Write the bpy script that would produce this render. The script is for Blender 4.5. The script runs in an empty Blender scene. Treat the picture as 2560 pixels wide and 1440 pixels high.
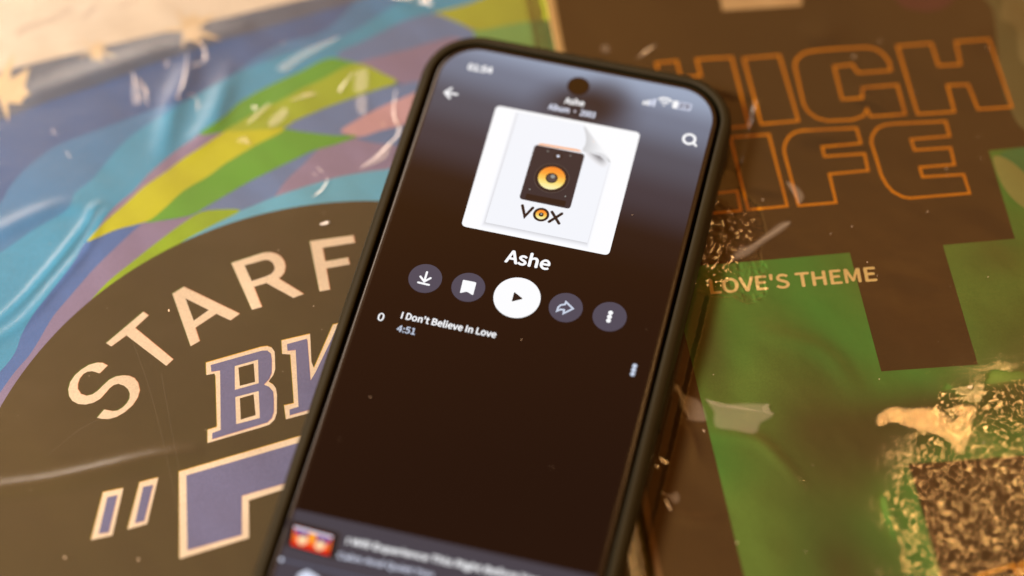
import bpy, bmesh, math, random, os
import numpy as np
from mathutils import Matrix, Vector

# ------------------------------------------------------------------ camera
LEFT_ORIGIN = (-0.03800, -0.06180); LEFT_ANGLE = 15.200
RIGHT_ORIGIN = (0.17671, 0.02264); RIGHT_ANGLE = 6.332
PHONE_ORIGIN = (0.01032, 0.02290); PHONE_ANGLE = -15.9080
CAM_MATRIX = [[0.999359, 0.035794, -0.0], [-0.030586, 0.853946, -0.519461], [-0.018594, 0.519129, 0.854494]]
CAM_LOC = [-0.0, -0.28659, 0.47143]
LENS = 81.563
FOCUS = 0.54234

scene = bpy.context.scene
COL = scene.collection
cam_data = bpy.data.cameras.new("camera")
cam = bpy.data.objects.new("camera", cam_data)
COL.objects.link(cam)
M4 = Matrix(CAM_MATRIX).to_4x4()
M4.translation = Vector(CAM_LOC)
cam.matrix_world = M4
cam_data.sensor_width = 36.0
cam_data.lens = LENS
cam_data.clip_start = 0.01
cam_data.clip_end = 20.0
cam_data.dof.use_dof = True
cam_data.dof.focus_distance = FOCUS
cam_data.dof.aperture_fstop = 3.2
scene.camera = cam

# ------------------------------------------------------------------ world: a dim warm room
world = bpy.data.worlds.new("World")
scene.world = world
world.use_nodes = True
wn = world.node_tree.nodes; wl = world.node_tree.links
wn.clear()
wo = wn.new("ShaderNodeOutputWorld")
wb = wn.new("ShaderNodeBackground")
wtc = wn.new("ShaderNodeTexCoord")
# the room seen in the glossy surfaces: lamplit walls low down, a darker ceiling overhead
wno = wn.new("ShaderNodeTexNoise"); wno.inputs["Scale"].default_value = 2.2; wno.inputs["Detail"].default_value = 2
wsp = wn.new("ShaderNodeSeparateXYZ"); wl.new(wtc.outputs["Generated"], wsp.inputs[0])
wr = wn.new("ShaderNodeValToRGB"); e = wr.color_ramp.elements
e[0].position = 0.0; e[0].color = (0.30, 0.11, 0.02, 1)
e[1].position = 1.0; e[1].color = (0.30, 0.08, 0.008, 1)
for p, c in ((0.45, (0.95, 0.40, 0.10)), (0.74, (1.0, 0.41, 0.085)), (0.81, (0.90, 0.34, 0.06)), (0.855, (0.44, 0.13, 0.022)), (0.895, (0.24, 0.062, 0.007))):
    q = e.new(p); q.color = (*c, 1)
wl.new(wsp.outputs["Z"], wr.inputs["Fac"])
wmr = wn.new("ShaderNodeMapRange"); wmr.inputs["To Min"].default_value = 0.72; wmr.inputs["To Max"].default_value = 1.28
wl.new(wtc.outputs["Generated"], wno.inputs["Vector"]); wl.new(wno.outputs["Fac"], wmr.inputs["Value"])
wvm = wn.new("ShaderNodeVectorMath"); wvm.operation = 'SCALE'
wl.new(wr.outputs["Color"], wvm.inputs[0]); wl.new(wmr.outputs[0], wvm.inputs["Scale"])
wl.new(wvm.outputs[0], wb.inputs["Color"])
wb.inputs["Strength"].default_value = 1.25
wl.new(wb.outputs[0], wo.inputs[0])

# ------------------------------------------------------------------ lamps
def area(name, loc, target, size, power, color, sy=None, shape='SQUARE'):
    d = bpy.data.lights.new(name, 'AREA')
    d.shape = shape if sy is None else 'RECTANGLE'
    d.size = size
    if sy: d.size_y = sy
    d.energy = power; d.color = color
    o = bpy.data.objects.new(name, d)
    COL.objects.link(o)
    o.location = loc
    o.rotation_euler = (Vector(target) - Vector(loc)).to_track_quat('-Z', 'Y').to_euler()
    return o
LAMP_SMALL = Vector((0.375, 0.49, 1.15))
LAMP_BIG = Vector((-0.78, 1.12, 1.02))
area("warm_lamp", LAMP_SMALL, (0.05, 0, 0), 0.10, 1.0, (1.0, 0.56, 0.19), shape='DISK')
area("room_light", LAMP_BIG, (-0.02, 0, 0), 0.95, 16.0, (1.0, 0.86, 0.72), sy=0.65)
area("fill_light", (-0.95, -0.45, 1.25), (0, 0, 0), 0.4, 48.0, (1.0, 0.79, 0.62), sy=0.4)  # added unseen lamp for general diffuse light

scene.view_settings.view_transform = 'Standard'
scene.view_settings.look = 'None'
scene.view_settings.exposure = 0.0
scene.view_settings.gamma = 1.0
scene.cycles.max_bounces = 8
scene.cycles.transparent_max_bounces = 12
scene.cycles.caustics_reflective = False
scene.cycles.caustics_refractive = False

# ------------------------------------------------------------------ traced drawing data, millimetres in each object's own frame
SCRATCHES = [
  [[-36.65, 63.95], [-35.57, 51.17], [-35.39, 38.96], [-35.66, 27.15], [-36.09, 15.66]],
  [[-31.97, 52.28], [-32.73, 40.31], [-33.47, 26.47]],
  [[-61.65, 39.1], [-53.28, 43.51], [-47.34, 44.92]],
]
CREASE_GLINT_LINES = [
  ('L', [[44.78, 114.63], [43.17, 114.57], [42.16, 114.38], [41.3, 112.56], [40.31, 110.0], [39.58, 107.36], [39.48, 104.9], [39.9, 102.99], [39.05, 101.49], [38.07, 100.32], [35.47, 98.69], [32.24, 96.29], [29.63, 95.03], [27.82, 94.63]], 0.5),
  ('L', [[-19.9, 139.06], [-18.66, 136.33], [-18.02, 133.65], [-18.42, 130.7], [-18.56, 128.05]], 0.55),
  ('L', [[-21.08, 131.86], [-19.63, 131.86], [-18.34, 131.6]], 0.35),
  ('L', [[-2.23, 145.5], [-1.15, 142.62], [-1.17, 140.1], [-1.96, 137.53]], 1.0),
  ('L', [[-8.72, 129.39], [-6.78, 128.3], [-6.26, 126.51], [-6.61, 124.79], [-7.3, 123.03]], 0.4),
  ('L', [[28.24, 117.82], [29.22, 119.32], [31.53, 121.48], [34.44, 123.66]], 0.6),
  ('L', [[15.68, 119.48], [17.69, 119.45], [20.08, 119.77], [23.4, 119.44]], 0.75),
  ('L', [[18.89, 94.29], [18.61, 93.0], [16.99, 91.11], [15.32, 90.1], [13.53, 89.47]], 0.5),
  ('L', [[50.59, 142.59], [52.84, 141.54], [54.18, 140.06]], 0.5),
  ('L', [[-5.15, 142.94], [-7.89, 134.53], [-11.52, 128.5]], 0.8),
  ('L', [[-20.14, 141.09], [-20.05, 131.88]], 0.3),
  ('R', [[-132.0, 62.14], [-134.5, 60.74], [-137.3, 58.76]], 0.5),
  ('R', [[-151.75, -53.33], [-150.54, -54.29], [-149.51, -54.96]], 0.4),
]
PRINTS = [
  ('L', 'printed_stripe', 'violet', 1, 'smooth', [[-103.62, 79.45], [-84.37, 142.09], [-77.99, 150.4], [-54.94, 136.55], [-42.54, 138.42], [-27.66, 139.8], [-17.54, 141.58], [-9.98, 142.35], [4.51, 143.86], [19.43, 144.48], [44.36, 146.05], [67.9, 145.41], [97.04, 144.44], [73.81, 46.34], [-7.13, 37.74], [-73.22, 36.85]]),
  ('L', 'printed_stripe', 'blue', 2, 'smooth', [[-90.07, 75.16], [-81.92, 95.75], [-66.19, 107.56], [-59.48, 111.79], [-56.24, 115.83], [-51.23, 120.11], [-44.69, 123.7], [-40.2, 124.93], [-27.12, 126.64], [-15.72, 128.16], [-5.19, 129.08], [6.28, 133.69], [17.81, 137.99], [30.81, 139.21], [45.39, 149.86], [53.03, 150.19], [54.7, 133.17], [-12.39, 97.79], [-56.41, 75.97], [-78.38, 60.24]]),
  ('L', 'printed_stripe', 'teal', 3, 'smooth', [[-88.32, 86.07], [-62.11, 97.44], [-53.16, 101.59], [-44.19, 104.84], [-41.34, 109.11], [-36.13, 112.04], [-28.81, 118.63], [-22.56, 122.62], [-10.75, 127.35], [1.59, 131.5], [16.95, 134.52], [32.99, 135.41], [45.94, 140.06], [58.25, 145.73], [73.6, 146.36], [83.91, 144.45], [68.38, 128.78], [53.64, 129.46], [35.73, 125.86], [13.32, 119.92], [-21.76, 100.77], [-41.53, 92.46], [-60.29, 65.75], [-81.09, 44.69]]),
  ('L', 'printed_stripe', 'slate', 4, 'smooth', [[30.85, 130.47], [38.35, 132.48], [45.12, 134.35], [50.28, 135.67], [56.62, 135.81], [59.46, 134.5], [63.04, 130.63], [66.42, 126.85], [64.61, 123.26], [55.13, 124.97], [48.98, 125.33], [42.65, 125.36], [34.92, 125.58]]),
  ('L', 'printed_stripe', 'mauve', 5, 'smooth', [[35.05, 126.07], [42.99, 126.59], [49.32, 126.56], [55.69, 126.93], [62.24, 126.04], [62.21, 118.7], [51.64, 107.67], [46.47, 114.52], [43.19, 117.41], [39.78, 121.78]]),
  ('L', 'printed_stripe', 'lime2', 6, 'smooth', [[58.2, 135.72], [67.81, 135.91], [77.45, 137.49], [94.61, 136.82], [90.33, 123.37], [83.71, 125.23], [74.48, 126.29], [67.11, 127.03], [63.12, 130.88], [59.46, 134.5]]),
  ('L', 'printed_stripe', 'green2', 5, 'poly', [[65.77, 127.19], [74.56, 126.53], [83.78, 125.47], [91.62, 124.04], [86.39, 104.37], [68.86, 112.61]]),
  ('L', 'printed_stripe', 'slateblue', 4, 'smooth', [[-41.11, 94.5], [-33.69, 95.4], [-26.2, 95.57], [-23.27, 93.91], [-29.41, 92.22], [-34.88, 89.75], [-41.72, 84.77], [-48.54, 79.05], [-53.45, 74.8], [-58.11, 69.15], [-62.7, 63.12], [-70.22, 53.24], [-80.19, 49.82], [-74.81, 59.12], [-64.81, 67.63], [-61.36, 73.27], [-57.69, 77.88], [-52.71, 82.6], [-45.72, 89.25]]),
  ('L', 'printed_stripe', 'mauve', 5, 'smooth', [[-28.94, 94.38], [-26.25, 95.34], [-21.46, 94.43], [-15.4, 93.84], [-11.31, 93.76], [-17.78, 87.32], [-26.24, 80.45], [-42.77, 71.64], [-59.72, 58.81], [-71.17, 48.06], [-77.39, 44.6], [-71.62, 55.89], [-65.59, 62.91], [-60.94, 66.86], [-57.9, 70.23], [-53.24, 75.89], [-48.32, 80.15], [-41.49, 85.88], [-34.69, 90.65]]),
  ('L', 'printed_stripe', 'mauvelight', 6, 'smooth', [[-39.93, 94.97], [-36.08, 99.2], [-32.2, 102.5], [-27.52, 105.2], [-22.41, 109.29], [-15.62, 113.41], [-10.37, 115.92], [-7.43, 117.15], [-1.88, 116.78], [-1.29, 114.93], [-6.79, 113.25], [-13.75, 110.42], [-18.44, 108.03], [-24.59, 105.26], [-29.83, 101.87], [-36.6, 97.66]]),
  ('L', 'printed_stripe', 'slate', 5, 'smooth', [[13.15, 112.62], [20.45, 114.53], [25.05, 115.52], [32.46, 116.39], [38.46, 116.96], [42.89, 116.32], [48.27, 116.04], [52.39, 113.94], [48.49, 111.27], [42.24, 111.32], [36.7, 110.5], [30.39, 108.66], [26.5, 106.06], [23.47, 106.27], [16.29, 109.58]]),
  ('L', 'printed_stripe', 'pink', 6, 'smooth', [[25.77, 107.19], [30.55, 109.25], [36.86, 111.1], [41.7, 112.01], [45.42, 112.64], [51.26, 113.65], [47.76, 105.04], [40.68, 104.22], [34.99, 104.25], [30.56, 103.88], [27.99, 105.08]]),
  ('L', 'printed_stripe', 'slate', 5, 'smooth', [[29.14, 103.95], [35.09, 104.6], [40.74, 104.45], [49.05, 105.91], [43.83, 94.83], [36.56, 99.42], [32.71, 101.16]]),
  ('L', 'printed_stripe', 'mauvelight', 4, 'smooth', [[28.06, 104.93], [32.9, 101.86], [38.8, 98.96], [44.82, 98.31], [39.04, 85.12], [25.88, 91.79], [19.24, 92.04], [11.81, 91.93], [4.12, 93.52], [7.79, 96.06], [10.76, 98.6], [17.6, 103.45], [23.51, 104.09]]),
  ('L', 'printed_stripe', 'slate', 4, 'smooth', [[-16.11, 94.68], [-6.37, 97.72], [-0.28, 99.5], [5.74, 101.32], [13.21, 103.08], [19.7, 104.42], [15.81, 101.25], [10.58, 97.91], [7.67, 95.6], [4.46, 92.43], [-0.11, 90.2], [-8.38, 89.17]]),
  ('L', 'printed_stripe', 'yellow', 8, 'smooth', [[-41.14, 94.38], [-36.5, 98.12], [-29.74, 102.33], [-24.49, 105.72], [-18.34, 108.49], [-13.65, 110.89], [-6.68, 113.73], [-1.44, 116.0], [2.4, 117.47], [7.23, 119.14], [11.34, 120.29], [14.55, 118.23], [12.74, 112.63], [11.03, 111.13], [4.89, 109.53], [-1.26, 107.32], [-4.37, 106.17], [-8.96, 103.88], [-15.78, 101.46], [-21.64, 97.66], [-26.2, 95.57], [-33.69, 95.4], [-39.05, 94.44]]),
  ('L', 'printed_stripe', 'yellowlime', 9, 'smooth', [[-1.47, 115.89], [2.4, 117.47], [7.23, 119.14], [15.3, 121.23], [19.63, 122.72], [25.16, 123.96], [32.21, 126.06], [36.08, 125.61], [39.78, 121.78], [43.19, 117.41], [38.4, 116.71], [32.4, 116.16], [24.99, 115.28], [20.45, 114.53], [15.67, 113.62], [12.52, 112.57], [5.64, 113.87]]),
  ('L', 'printed_stripe', 'green', 7, 'smooth', [[-7.99, 116.94], [-1.03, 120.36], [3.36, 123.23], [8.7, 125.17], [14.94, 126.84], [21.02, 128.18], [25.78, 129.57], [29.1, 129.83], [32.14, 128.2], [35.66, 125.61], [32.05, 125.45], [24.98, 123.23], [19.45, 121.99], [15.12, 120.51], [7.03, 118.31], [2.23, 116.75], [-2.1, 115.83]]),
  ('L', 'printed_stripe', 'green', 7, 'smooth', [[-26.9, 95.55], [-21.57, 98.01], [-15.7, 101.81], [-8.88, 104.23], [-1.17, 107.67], [4.98, 109.88], [11.39, 112.16], [16.38, 109.93], [23.53, 106.5], [29.26, 104.42], [23.39, 103.62], [17.6, 103.45], [13.03, 102.38], [5.57, 100.63], [-0.4, 99.04], [-6.56, 96.92], [-10.91, 95.48], [-15.35, 94.07], [-21.44, 94.54]]),
  ('L', 'printed_stripe', 'tealpale', 5, 'smooth', [[-32.0, 81.09], [-26.18, 85.19], [-19.57, 87.29], [-10.61, 89.88], [-3.79, 91.62], [-0.78, 92.01], [4.79, 92.94], [12.25, 93.65], [19.75, 93.99], [26.38, 93.62], [33.24, 92.56], [40.8, 91.4], [36.19, 75.0], [3.52, 80.55], [-22.14, 76.78]]),
  ('L', 'printed_stripe', 'lime', 6, 'smooth', [[-3.76, 91.73], [-9.31, 93.74], [-13.23, 94.13], [-17.82, 92.42], [-24.74, 89.05], [-31.78, 85.3], [-38.67, 81.55], [-44.47, 77.06], [-49.72, 73.15], [-48.55, 71.74], [-41.23, 75.8], [-32.6, 80.1], [-25.92, 84.15], [-19.65, 86.95], [-10.66, 89.66]]),
  ('L', 'printed_border', 'creampaper', 3, 'poly', [[-92.97, 151.93], [-52.2, 151.48], [28.82, 150.49], [42.42, 150.82], [55.26, 198.74], [-90.13, 245.75]]),
  ('L', 'printed_border', 'navy', 2, 'poly', [[-105.09, 137.27], [-54.94, 136.55], [-42.54, 138.42], [-27.66, 139.8], [-17.54, 141.58], [-9.98, 142.35], [4.51, 143.86], [19.43, 144.48], [44.36, 146.05], [43.1, 153.37], [28.89, 150.74], [-52.15, 151.73], [-92.92, 152.3]]),
  ('L', 'printed_star', 'creamorange', 6, 'poly', [[3.97, 144.04], [-1.35, 146.88], [-1.51, 144.6], [-4.68, 146.79], [-6.54, 144.16], [-4.89, 149.62], [-12.35, 151.84], [-4.5, 151.08], [-5.15, 157.78], [-3.72, 153.6], [-0.19, 154.39], [-0.51, 152.56], [4.64, 152.48], [-0.86, 149.26]]),
  ('L', 'printed_star', 'creamorange', 6, 'poly', [[-22.69, 146.5], [-26.54, 149.11], [-26.37, 146.35], [-28.35, 148.1], [-28.84, 147.32], [-29.28, 149.96], [-32.81, 149.86], [-28.57, 150.97], [-30.61, 155.64], [-28.3, 152.16], [-26.24, 153.57], [-26.52, 152.56], [-24.21, 151.67], [-26.0, 150.25]]),
  ('L', 'printed_star', 'creamorange', 6, 'poly', [[-46.18, 141.75], [-47.41, 141.92], [-49.17, 139.72], [-52.16, 141.12], [-52.96, 134.88], [-54.18, 144.1], [-59.76, 139.98], [-56.41, 146.03], [-57.42, 148.52], [-56.78, 149.3], [-53.89, 153.36], [-53.09, 149.68], [-47.53, 156.2], [-50.19, 148.11], [-44.75, 150.42], [-47.07, 144.75]]),
  ('L', 'printed_disc', 'brown', 10, 'circle', [-0.03, 0.04, 89.0]),
  ('L', 'ink_fringe', 'olive', 11, 'poly', [[-43.77, 58.93], [-44.74, 60.02], [-46.04, 60.47], [-47.84, 60.45], [-49.77, 59.77], [-51.58, 58.7], [-52.96, 57.27], [-53.82, 55.44], [-53.98, 53.64], [-53.5, 52.1], [-52.35, 50.93], [-50.71, 50.25], [-48.95, 50.2], [-47.26, 50.71], [-45.85, 51.77], [-44.65, 52.78], [-43.54, 53.36], [-42.34, 53.38], [-41.14, 52.48], [-40.49, 51.35], [-40.28, 50.01], [-40.65, 48.73], [-41.57, 47.64], [-42.73, 46.85], [-44.0, 46.45], [-45.14, 46.65], [-46.9, 47.66], [-48.87, 46.04], [-47.78, 45.35], [-46.3, 44.88], [-44.52, 44.89], [-42.4, 45.6], [-40.37, 46.8], [-38.84, 48.39], [-37.95, 50.2], [-37.9, 52.28], [-38.48, 53.74], [-39.48, 54.69], [-40.76, 55.21], [-42.5, 55.48], [-44.17, 55.07], [-46.0, 53.91], [-47.39, 52.95], [-48.69, 52.43], [-50.07, 52.45], [-51.27, 53.36], [-51.71, 54.89], [-51.47, 56.1], [-50.73, 57.5], [-49.64, 58.44], [-48.59, 58.74], [-47.44, 58.52], [-45.97, 57.44]]),
  ('L', 'ink_fringe', 'redorange', 12, 'poly', [[-43.45, 58.72], [-44.42, 59.8], [-45.72, 60.26], [-47.52, 60.24], [-49.45, 59.56], [-51.26, 58.49], [-52.64, 57.06], [-53.5, 55.23], [-53.66, 53.43], [-53.18, 51.89], [-52.03, 50.72], [-50.39, 50.04], [-48.63, 49.99], [-46.94, 50.5], [-45.54, 51.56], [-44.33, 52.57], [-43.22, 53.15], [-42.02, 53.16], [-40.82, 52.27], [-40.17, 51.14], [-39.96, 49.79], [-40.33, 48.52], [-41.26, 47.43], [-42.41, 46.64], [-43.68, 46.24], [-44.82, 46.44], [-46.59, 47.45], [-48.56, 45.83], [-47.46, 45.14], [-45.98, 44.67], [-44.21, 44.68], [-42.09, 45.39], [-40.05, 46.59], [-38.52, 48.18], [-37.64, 49.99], [-37.59, 52.06], [-38.17, 53.53], [-39.16, 54.48], [-40.44, 55.0], [-42.18, 55.27], [-43.85, 54.86], [-45.69, 53.69], [-47.07, 52.74], [-48.37, 52.22], [-49.75, 52.24], [-50.95, 53.15], [-51.39, 54.68], [-51.15, 55.89], [-50.41, 57.29], [-49.33, 58.23], [-48.27, 58.53], [-47.12, 58.31], [-45.65, 57.23]]),
  ('L', 'printed_letter', 'cream', 13, 'poly', [[-43.61, 58.7], [-44.58, 59.78], [-45.88, 60.24], [-47.68, 60.22], [-49.61, 59.54], [-51.42, 58.47], [-52.8, 57.04], [-53.65, 55.21], [-53.82, 53.41], [-53.33, 51.87], [-52.19, 50.7], [-50.55, 50.02], [-48.78, 49.97], [-47.1, 50.48], [-45.69, 51.54], [-44.49, 52.55], [-43.38, 53.13], [-42.18, 53.15], [-40.98, 52.25], [-40.33, 51.12], [-40.12, 49.78], [-40.49, 48.5], [-41.41, 47.41], [-42.57, 46.63], [-43.84, 46.22], [-44.98, 46.42], [-46.74, 47.44], [-48.71, 45.81], [-47.61, 45.12], [-46.14, 44.66], [-44.36, 44.67], [-42.24, 45.37], [-40.21, 46.57], [-38.68, 48.16], [-37.79, 49.97], [-37.74, 52.05], [-38.32, 53.51], [-39.32, 54.46], [-40.6, 54.98], [-42.33, 55.25], [-44.01, 54.84], [-45.84, 53.68], [-47.23, 52.72], [-48.52, 52.2], [-49.91, 52.22], [-51.1, 53.13], [-51.55, 54.66], [-51.31, 55.87], [-50.57, 57.27], [-49.48, 58.21], [-48.43, 58.51], [-47.28, 58.29], [-45.81, 57.21]]),
  ('L', 'ink_fringe', 'olive', 11, 'poly', [[-32.61, 70.78], [-31.64, 69.43], [-35.44, 67.03], [-28.66, 55.92], [-30.59, 54.71], [-37.79, 65.64], [-41.86, 63.76], [-42.8, 65.01]]),
  ('L', 'ink_fringe', 'redorange', 12, 'poly', [[-32.28, 70.56], [-31.32, 69.22], [-35.11, 66.81], [-28.34, 55.7], [-30.27, 54.5], [-37.47, 65.43], [-41.54, 63.55], [-42.48, 64.8]]),
  ('L', 'printed_letter', 'cream', 13, 'poly', [[-32.44, 70.54], [-31.48, 69.2], [-35.27, 66.79], [-28.5, 55.69], [-30.43, 54.48], [-37.62, 65.41], [-41.7, 63.53], [-42.64, 64.78]]),
  ('L', 'ink_fringe', 'olive', 11, 'poly', [[-24.87, 73.6], [-21.87, 74.68], [-10.84, 63.33], [-13.35, 62.19], [-16.14, 65.01], [-21.79, 62.78], [-21.62, 58.85], [-23.93, 58.16]]),
  ('L', 'ink_fringe', 'redorange', 12, 'poly', [[-24.55, 73.38], [-21.55, 74.46], [-10.52, 63.11], [-13.03, 61.98], [-15.82, 64.79], [-21.47, 62.56], [-21.3, 58.64], [-23.61, 57.95]]),
  ('L', 'printed_letter', 'cream', 13, 'poly', [[-24.71, 73.36], [-21.71, 74.44], [-10.68, 63.09], [-13.19, 61.96], [-15.98, 64.77], [-21.63, 62.54], [-21.46, 58.62], [-23.77, 57.93]]),
  ('L', 'ink_fringe', 'olive', 11, 'poly', [[-9.41, 77.77], [-1.49, 78.27], [0.21, 77.9], [1.45, 77.12], [2.4, 75.85], [2.82, 74.31], [2.72, 72.84], [2.08, 71.33], [1.25, 70.53], [0.33, 70.07], [5.05, 64.02], [2.4, 63.76], [-2.7, 69.72], [-5.89, 69.6], [-5.37, 63.53], [-7.76, 63.51]]),
  ('L', 'ink_fringe', 'redorange', 12, 'poly', [[-9.09, 77.54], [-1.17, 78.05], [0.53, 77.68], [1.78, 76.89], [2.72, 75.63], [3.14, 74.09], [3.04, 72.62], [2.4, 71.11], [1.57, 70.31], [0.65, 69.85], [5.37, 63.8], [2.72, 63.54], [-2.38, 69.5], [-5.57, 69.38], [-5.05, 63.31], [-7.44, 63.29]]),
  ('L', 'printed_letter', 'cream', 13, 'poly', [[-9.25, 77.52], [-1.34, 78.03], [0.37, 77.66], [1.61, 76.87], [2.55, 75.61], [2.98, 74.07], [2.88, 72.6], [2.23, 71.09], [1.41, 70.29], [0.49, 69.83], [5.21, 63.78], [2.56, 63.52], [-2.54, 69.48], [-5.73, 69.37], [-5.21, 63.29], [-7.6, 63.27]]),
  ('L', 'ink_fringe', 'olive', 11, 'poly', [[10.15, 78.04], [20.6, 76.5], [20.39, 74.35], [12.55, 75.32], [12.2, 71.33], [17.72, 70.76], [17.64, 68.75], [11.96, 69.37], [11.28, 63.31], [8.86, 63.61]]),
  ('L', 'ink_fringe', 'redorange', 12, 'poly', [[10.47, 77.81], [20.92, 76.28], [20.71, 74.13], [12.87, 75.1], [12.52, 71.11], [18.04, 70.54], [17.96, 68.53], [12.28, 69.15], [11.6, 63.09], [9.18, 63.39]]),
  ('L', 'printed_letter', 'cream', 13, 'poly', [[10.31, 77.79], [20.75, 76.26], [20.54, 74.11], [12.71, 75.08], [12.36, 71.09], [17.88, 70.52], [17.79, 68.51], [12.12, 69.13], [11.44, 63.07], [9.02, 63.37]]),
  ('L', 'letter_counter', 'brown', 14, 'poly', [[-22.04, 71.17], [-17.45, 66.32], [-21.53, 64.48]]),
  ('L', 'letter_counter', 'brown', 14, 'poly', [[-6.42, 75.88], [-1.48, 75.96], [-0.49, 75.65], [0.25, 74.62], [0.44, 73.38], [0.15, 72.4], [-0.76, 71.62], [-1.9, 71.34], [-5.81, 71.05]]),
  ('L', 'ink_fringe', 'olive', 11, 'poly', [[-21.5, 52.67], [-8.12, 52.92], [-6.67, 52.69], [-5.77, 51.97], [-5.39, 50.72], [-6.39, 46.14], [-7.25, 44.66], [-8.71, 43.33], [-7.85, 42.24], [-7.48, 41.13], [-7.65, 39.33], [-8.84, 34.79], [-9.78, 33.14], [-11.26, 32.27], [-13.19, 32.15], [-25.88, 31.92], [-25.16, 35.2], [-23.1, 35.28], [-22.82, 35.55], [-20.16, 48.49], [-20.25, 49.27], [-22.14, 49.44]]),
  ('L', 'ink_fringe', 'orangefr', 12, 'poly', [[-21.37, 52.6], [-7.99, 52.85], [-6.54, 52.62], [-5.64, 51.9], [-5.26, 50.64], [-6.27, 46.06], [-7.12, 44.59], [-8.58, 43.26], [-7.72, 42.17], [-7.36, 41.06], [-7.52, 39.26], [-8.71, 34.72], [-9.65, 33.07], [-11.14, 32.2], [-13.07, 32.08], [-25.75, 31.85], [-25.03, 35.13], [-22.97, 35.2], [-22.7, 35.48], [-20.03, 48.42], [-20.13, 49.2], [-22.01, 49.37]]),
  ('L', 'printed_letter', 'cream', 13, 'poly', [[-21.33, 52.41], [-7.95, 52.66], [-6.5, 52.43], [-5.6, 51.72], [-5.22, 50.46], [-6.22, 45.88], [-7.08, 44.41], [-8.54, 43.08], [-7.68, 41.99], [-7.31, 40.88], [-7.48, 39.08], [-8.67, 34.54], [-9.61, 32.89], [-11.1, 32.02], [-13.03, 31.9], [-25.71, 31.67], [-24.99, 34.95], [-22.93, 35.03], [-22.65, 35.3], [-19.99, 48.24], [-20.08, 49.02], [-21.97, 49.19]]),
  ('L', 'ink_fringe', 'redpink', 14, 'poly', [[-20.37, 51.38], [-7.93, 51.54], [-6.73, 51.17], [-6.16, 50.15], [-6.3, 48.56], [-7.2, 45.09], [-8.15, 43.65], [-9.71, 42.53], [-8.66, 41.58], [-8.09, 40.03], [-8.43, 38.05], [-9.22, 34.86], [-10.04, 33.41], [-11.3, 32.59], [-24.51, 32.16], [-24.1, 33.72], [-22.06, 33.92], [-18.59, 49.32], [-20.62, 49.58]]),
  ('L', 'letter_fill', 'purple', 15, 'poly', [[-20.42, 51.5], [-7.98, 51.66], [-6.78, 51.28], [-6.21, 50.27], [-6.35, 48.68], [-7.25, 45.21], [-8.2, 43.77], [-9.76, 42.64], [-8.71, 41.69], [-8.13, 40.15], [-8.48, 38.16], [-9.26, 34.98], [-10.09, 33.53], [-11.35, 32.71], [-24.56, 32.27], [-24.15, 33.84], [-22.11, 34.04], [-18.64, 49.43], [-20.67, 49.7]]),
  ('L', 'ink_fringe', 'olive', 11, 'poly', [[-3.1, 53.16], [3.76, 52.89], [2.18, 45.43], [2.36, 43.62], [9.62, 53.71], [13.69, 53.45], [8.1, 32.39], [-7.2, 32.45], [-6.71, 36.08], [-4.4, 35.97], [-2.01, 48.89], [-3.81, 49.59]]),
  ('L', 'ink_fringe', 'orangefr', 12, 'poly', [[-2.97, 53.08], [3.89, 52.82], [2.3, 45.36], [2.48, 43.55], [9.75, 53.64], [13.82, 53.37], [8.22, 32.31], [-7.07, 32.37], [-6.59, 36.01], [-4.28, 35.89], [-1.88, 48.82], [-3.69, 49.52]]),
  ('L', 'printed_letter', 'cream', 13, 'poly', [[-2.93, 52.9], [3.93, 52.63], [2.34, 45.18], [2.52, 43.37], [9.79, 53.45], [13.86, 53.19], [8.26, 32.14], [-7.03, 32.2], [-6.55, 35.83], [-4.24, 35.72], [-1.84, 48.64], [-3.65, 49.33]]),
  ('L', 'ink_fringe', 'redpink', 14, 'poly', [[-1.92, 51.46], [2.84, 51.47], [2.92, 50.94], [0.95, 40.27], [2.57, 42.0], [10.72, 52.55], [12.85, 52.38], [7.7, 32.95], [-5.94, 32.85], [-5.57, 34.32], [-3.43, 34.38], [-0.34, 49.32], [-2.26, 49.67]]),
  ('L', 'letter_fill', 'purple', 15, 'poly', [[-1.96, 51.58], [2.8, 51.59], [2.88, 51.06], [0.9, 40.39], [2.52, 42.12], [10.67, 52.66], [12.8, 52.5], [7.66, 33.07], [-5.99, 32.96], [-5.62, 34.44], [-3.48, 34.5], [-0.39, 49.44], [-2.3, 49.79]]),
  ('L', 'ink_fringe', 'olive', 11, 'poly', [[-33.82, 26.63], [-0.46, 27.31], [-3.51, 15.48], [-20.3, 14.82], [-22.5, 5.73], [-38.45, 5.34]]),
  ('L', 'ink_fringe', 'orangefr', 12, 'poly', [[-33.7, 26.56], [-0.33, 27.24], [-3.39, 15.41], [-20.18, 14.75], [-22.37, 5.66], [-38.33, 5.27]]),
  ('L', 'printed_letter', 'cream', 13, 'poly', [[-33.65, 26.39], [-0.29, 27.06], [-3.35, 15.24], [-20.14, 14.58], [-22.33, 5.49], [-38.28, 5.11]]),
  ('L', 'ink_fringe', 'redpink', 14, 'poly', [[-32.23, 24.91], [-0.65, 25.39], [-3.0, 16.29], [-21.34, 16.05], [-23.61, 6.58], [-36.17, 6.53]]),
  ('L', 'letter_fill', 'purple', 15, 'poly', [[-32.28, 25.02], [-0.7, 25.5], [-3.05, 16.4], [-21.39, 16.16], [-23.66, 6.68], [-36.22, 6.64]]),
  ('L', 'ink_fringe', 'olive', 11, 'poly', [[-51.45, 26.74], [-46.88, 26.41], [-51.7, 15.56], [-56.45, 15.89]]),
  ('L', 'ink_fringe', 'orangefr', 12, 'poly', [[-51.33, 26.67], [-46.76, 26.34], [-51.58, 15.49], [-56.33, 15.82]]),
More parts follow.
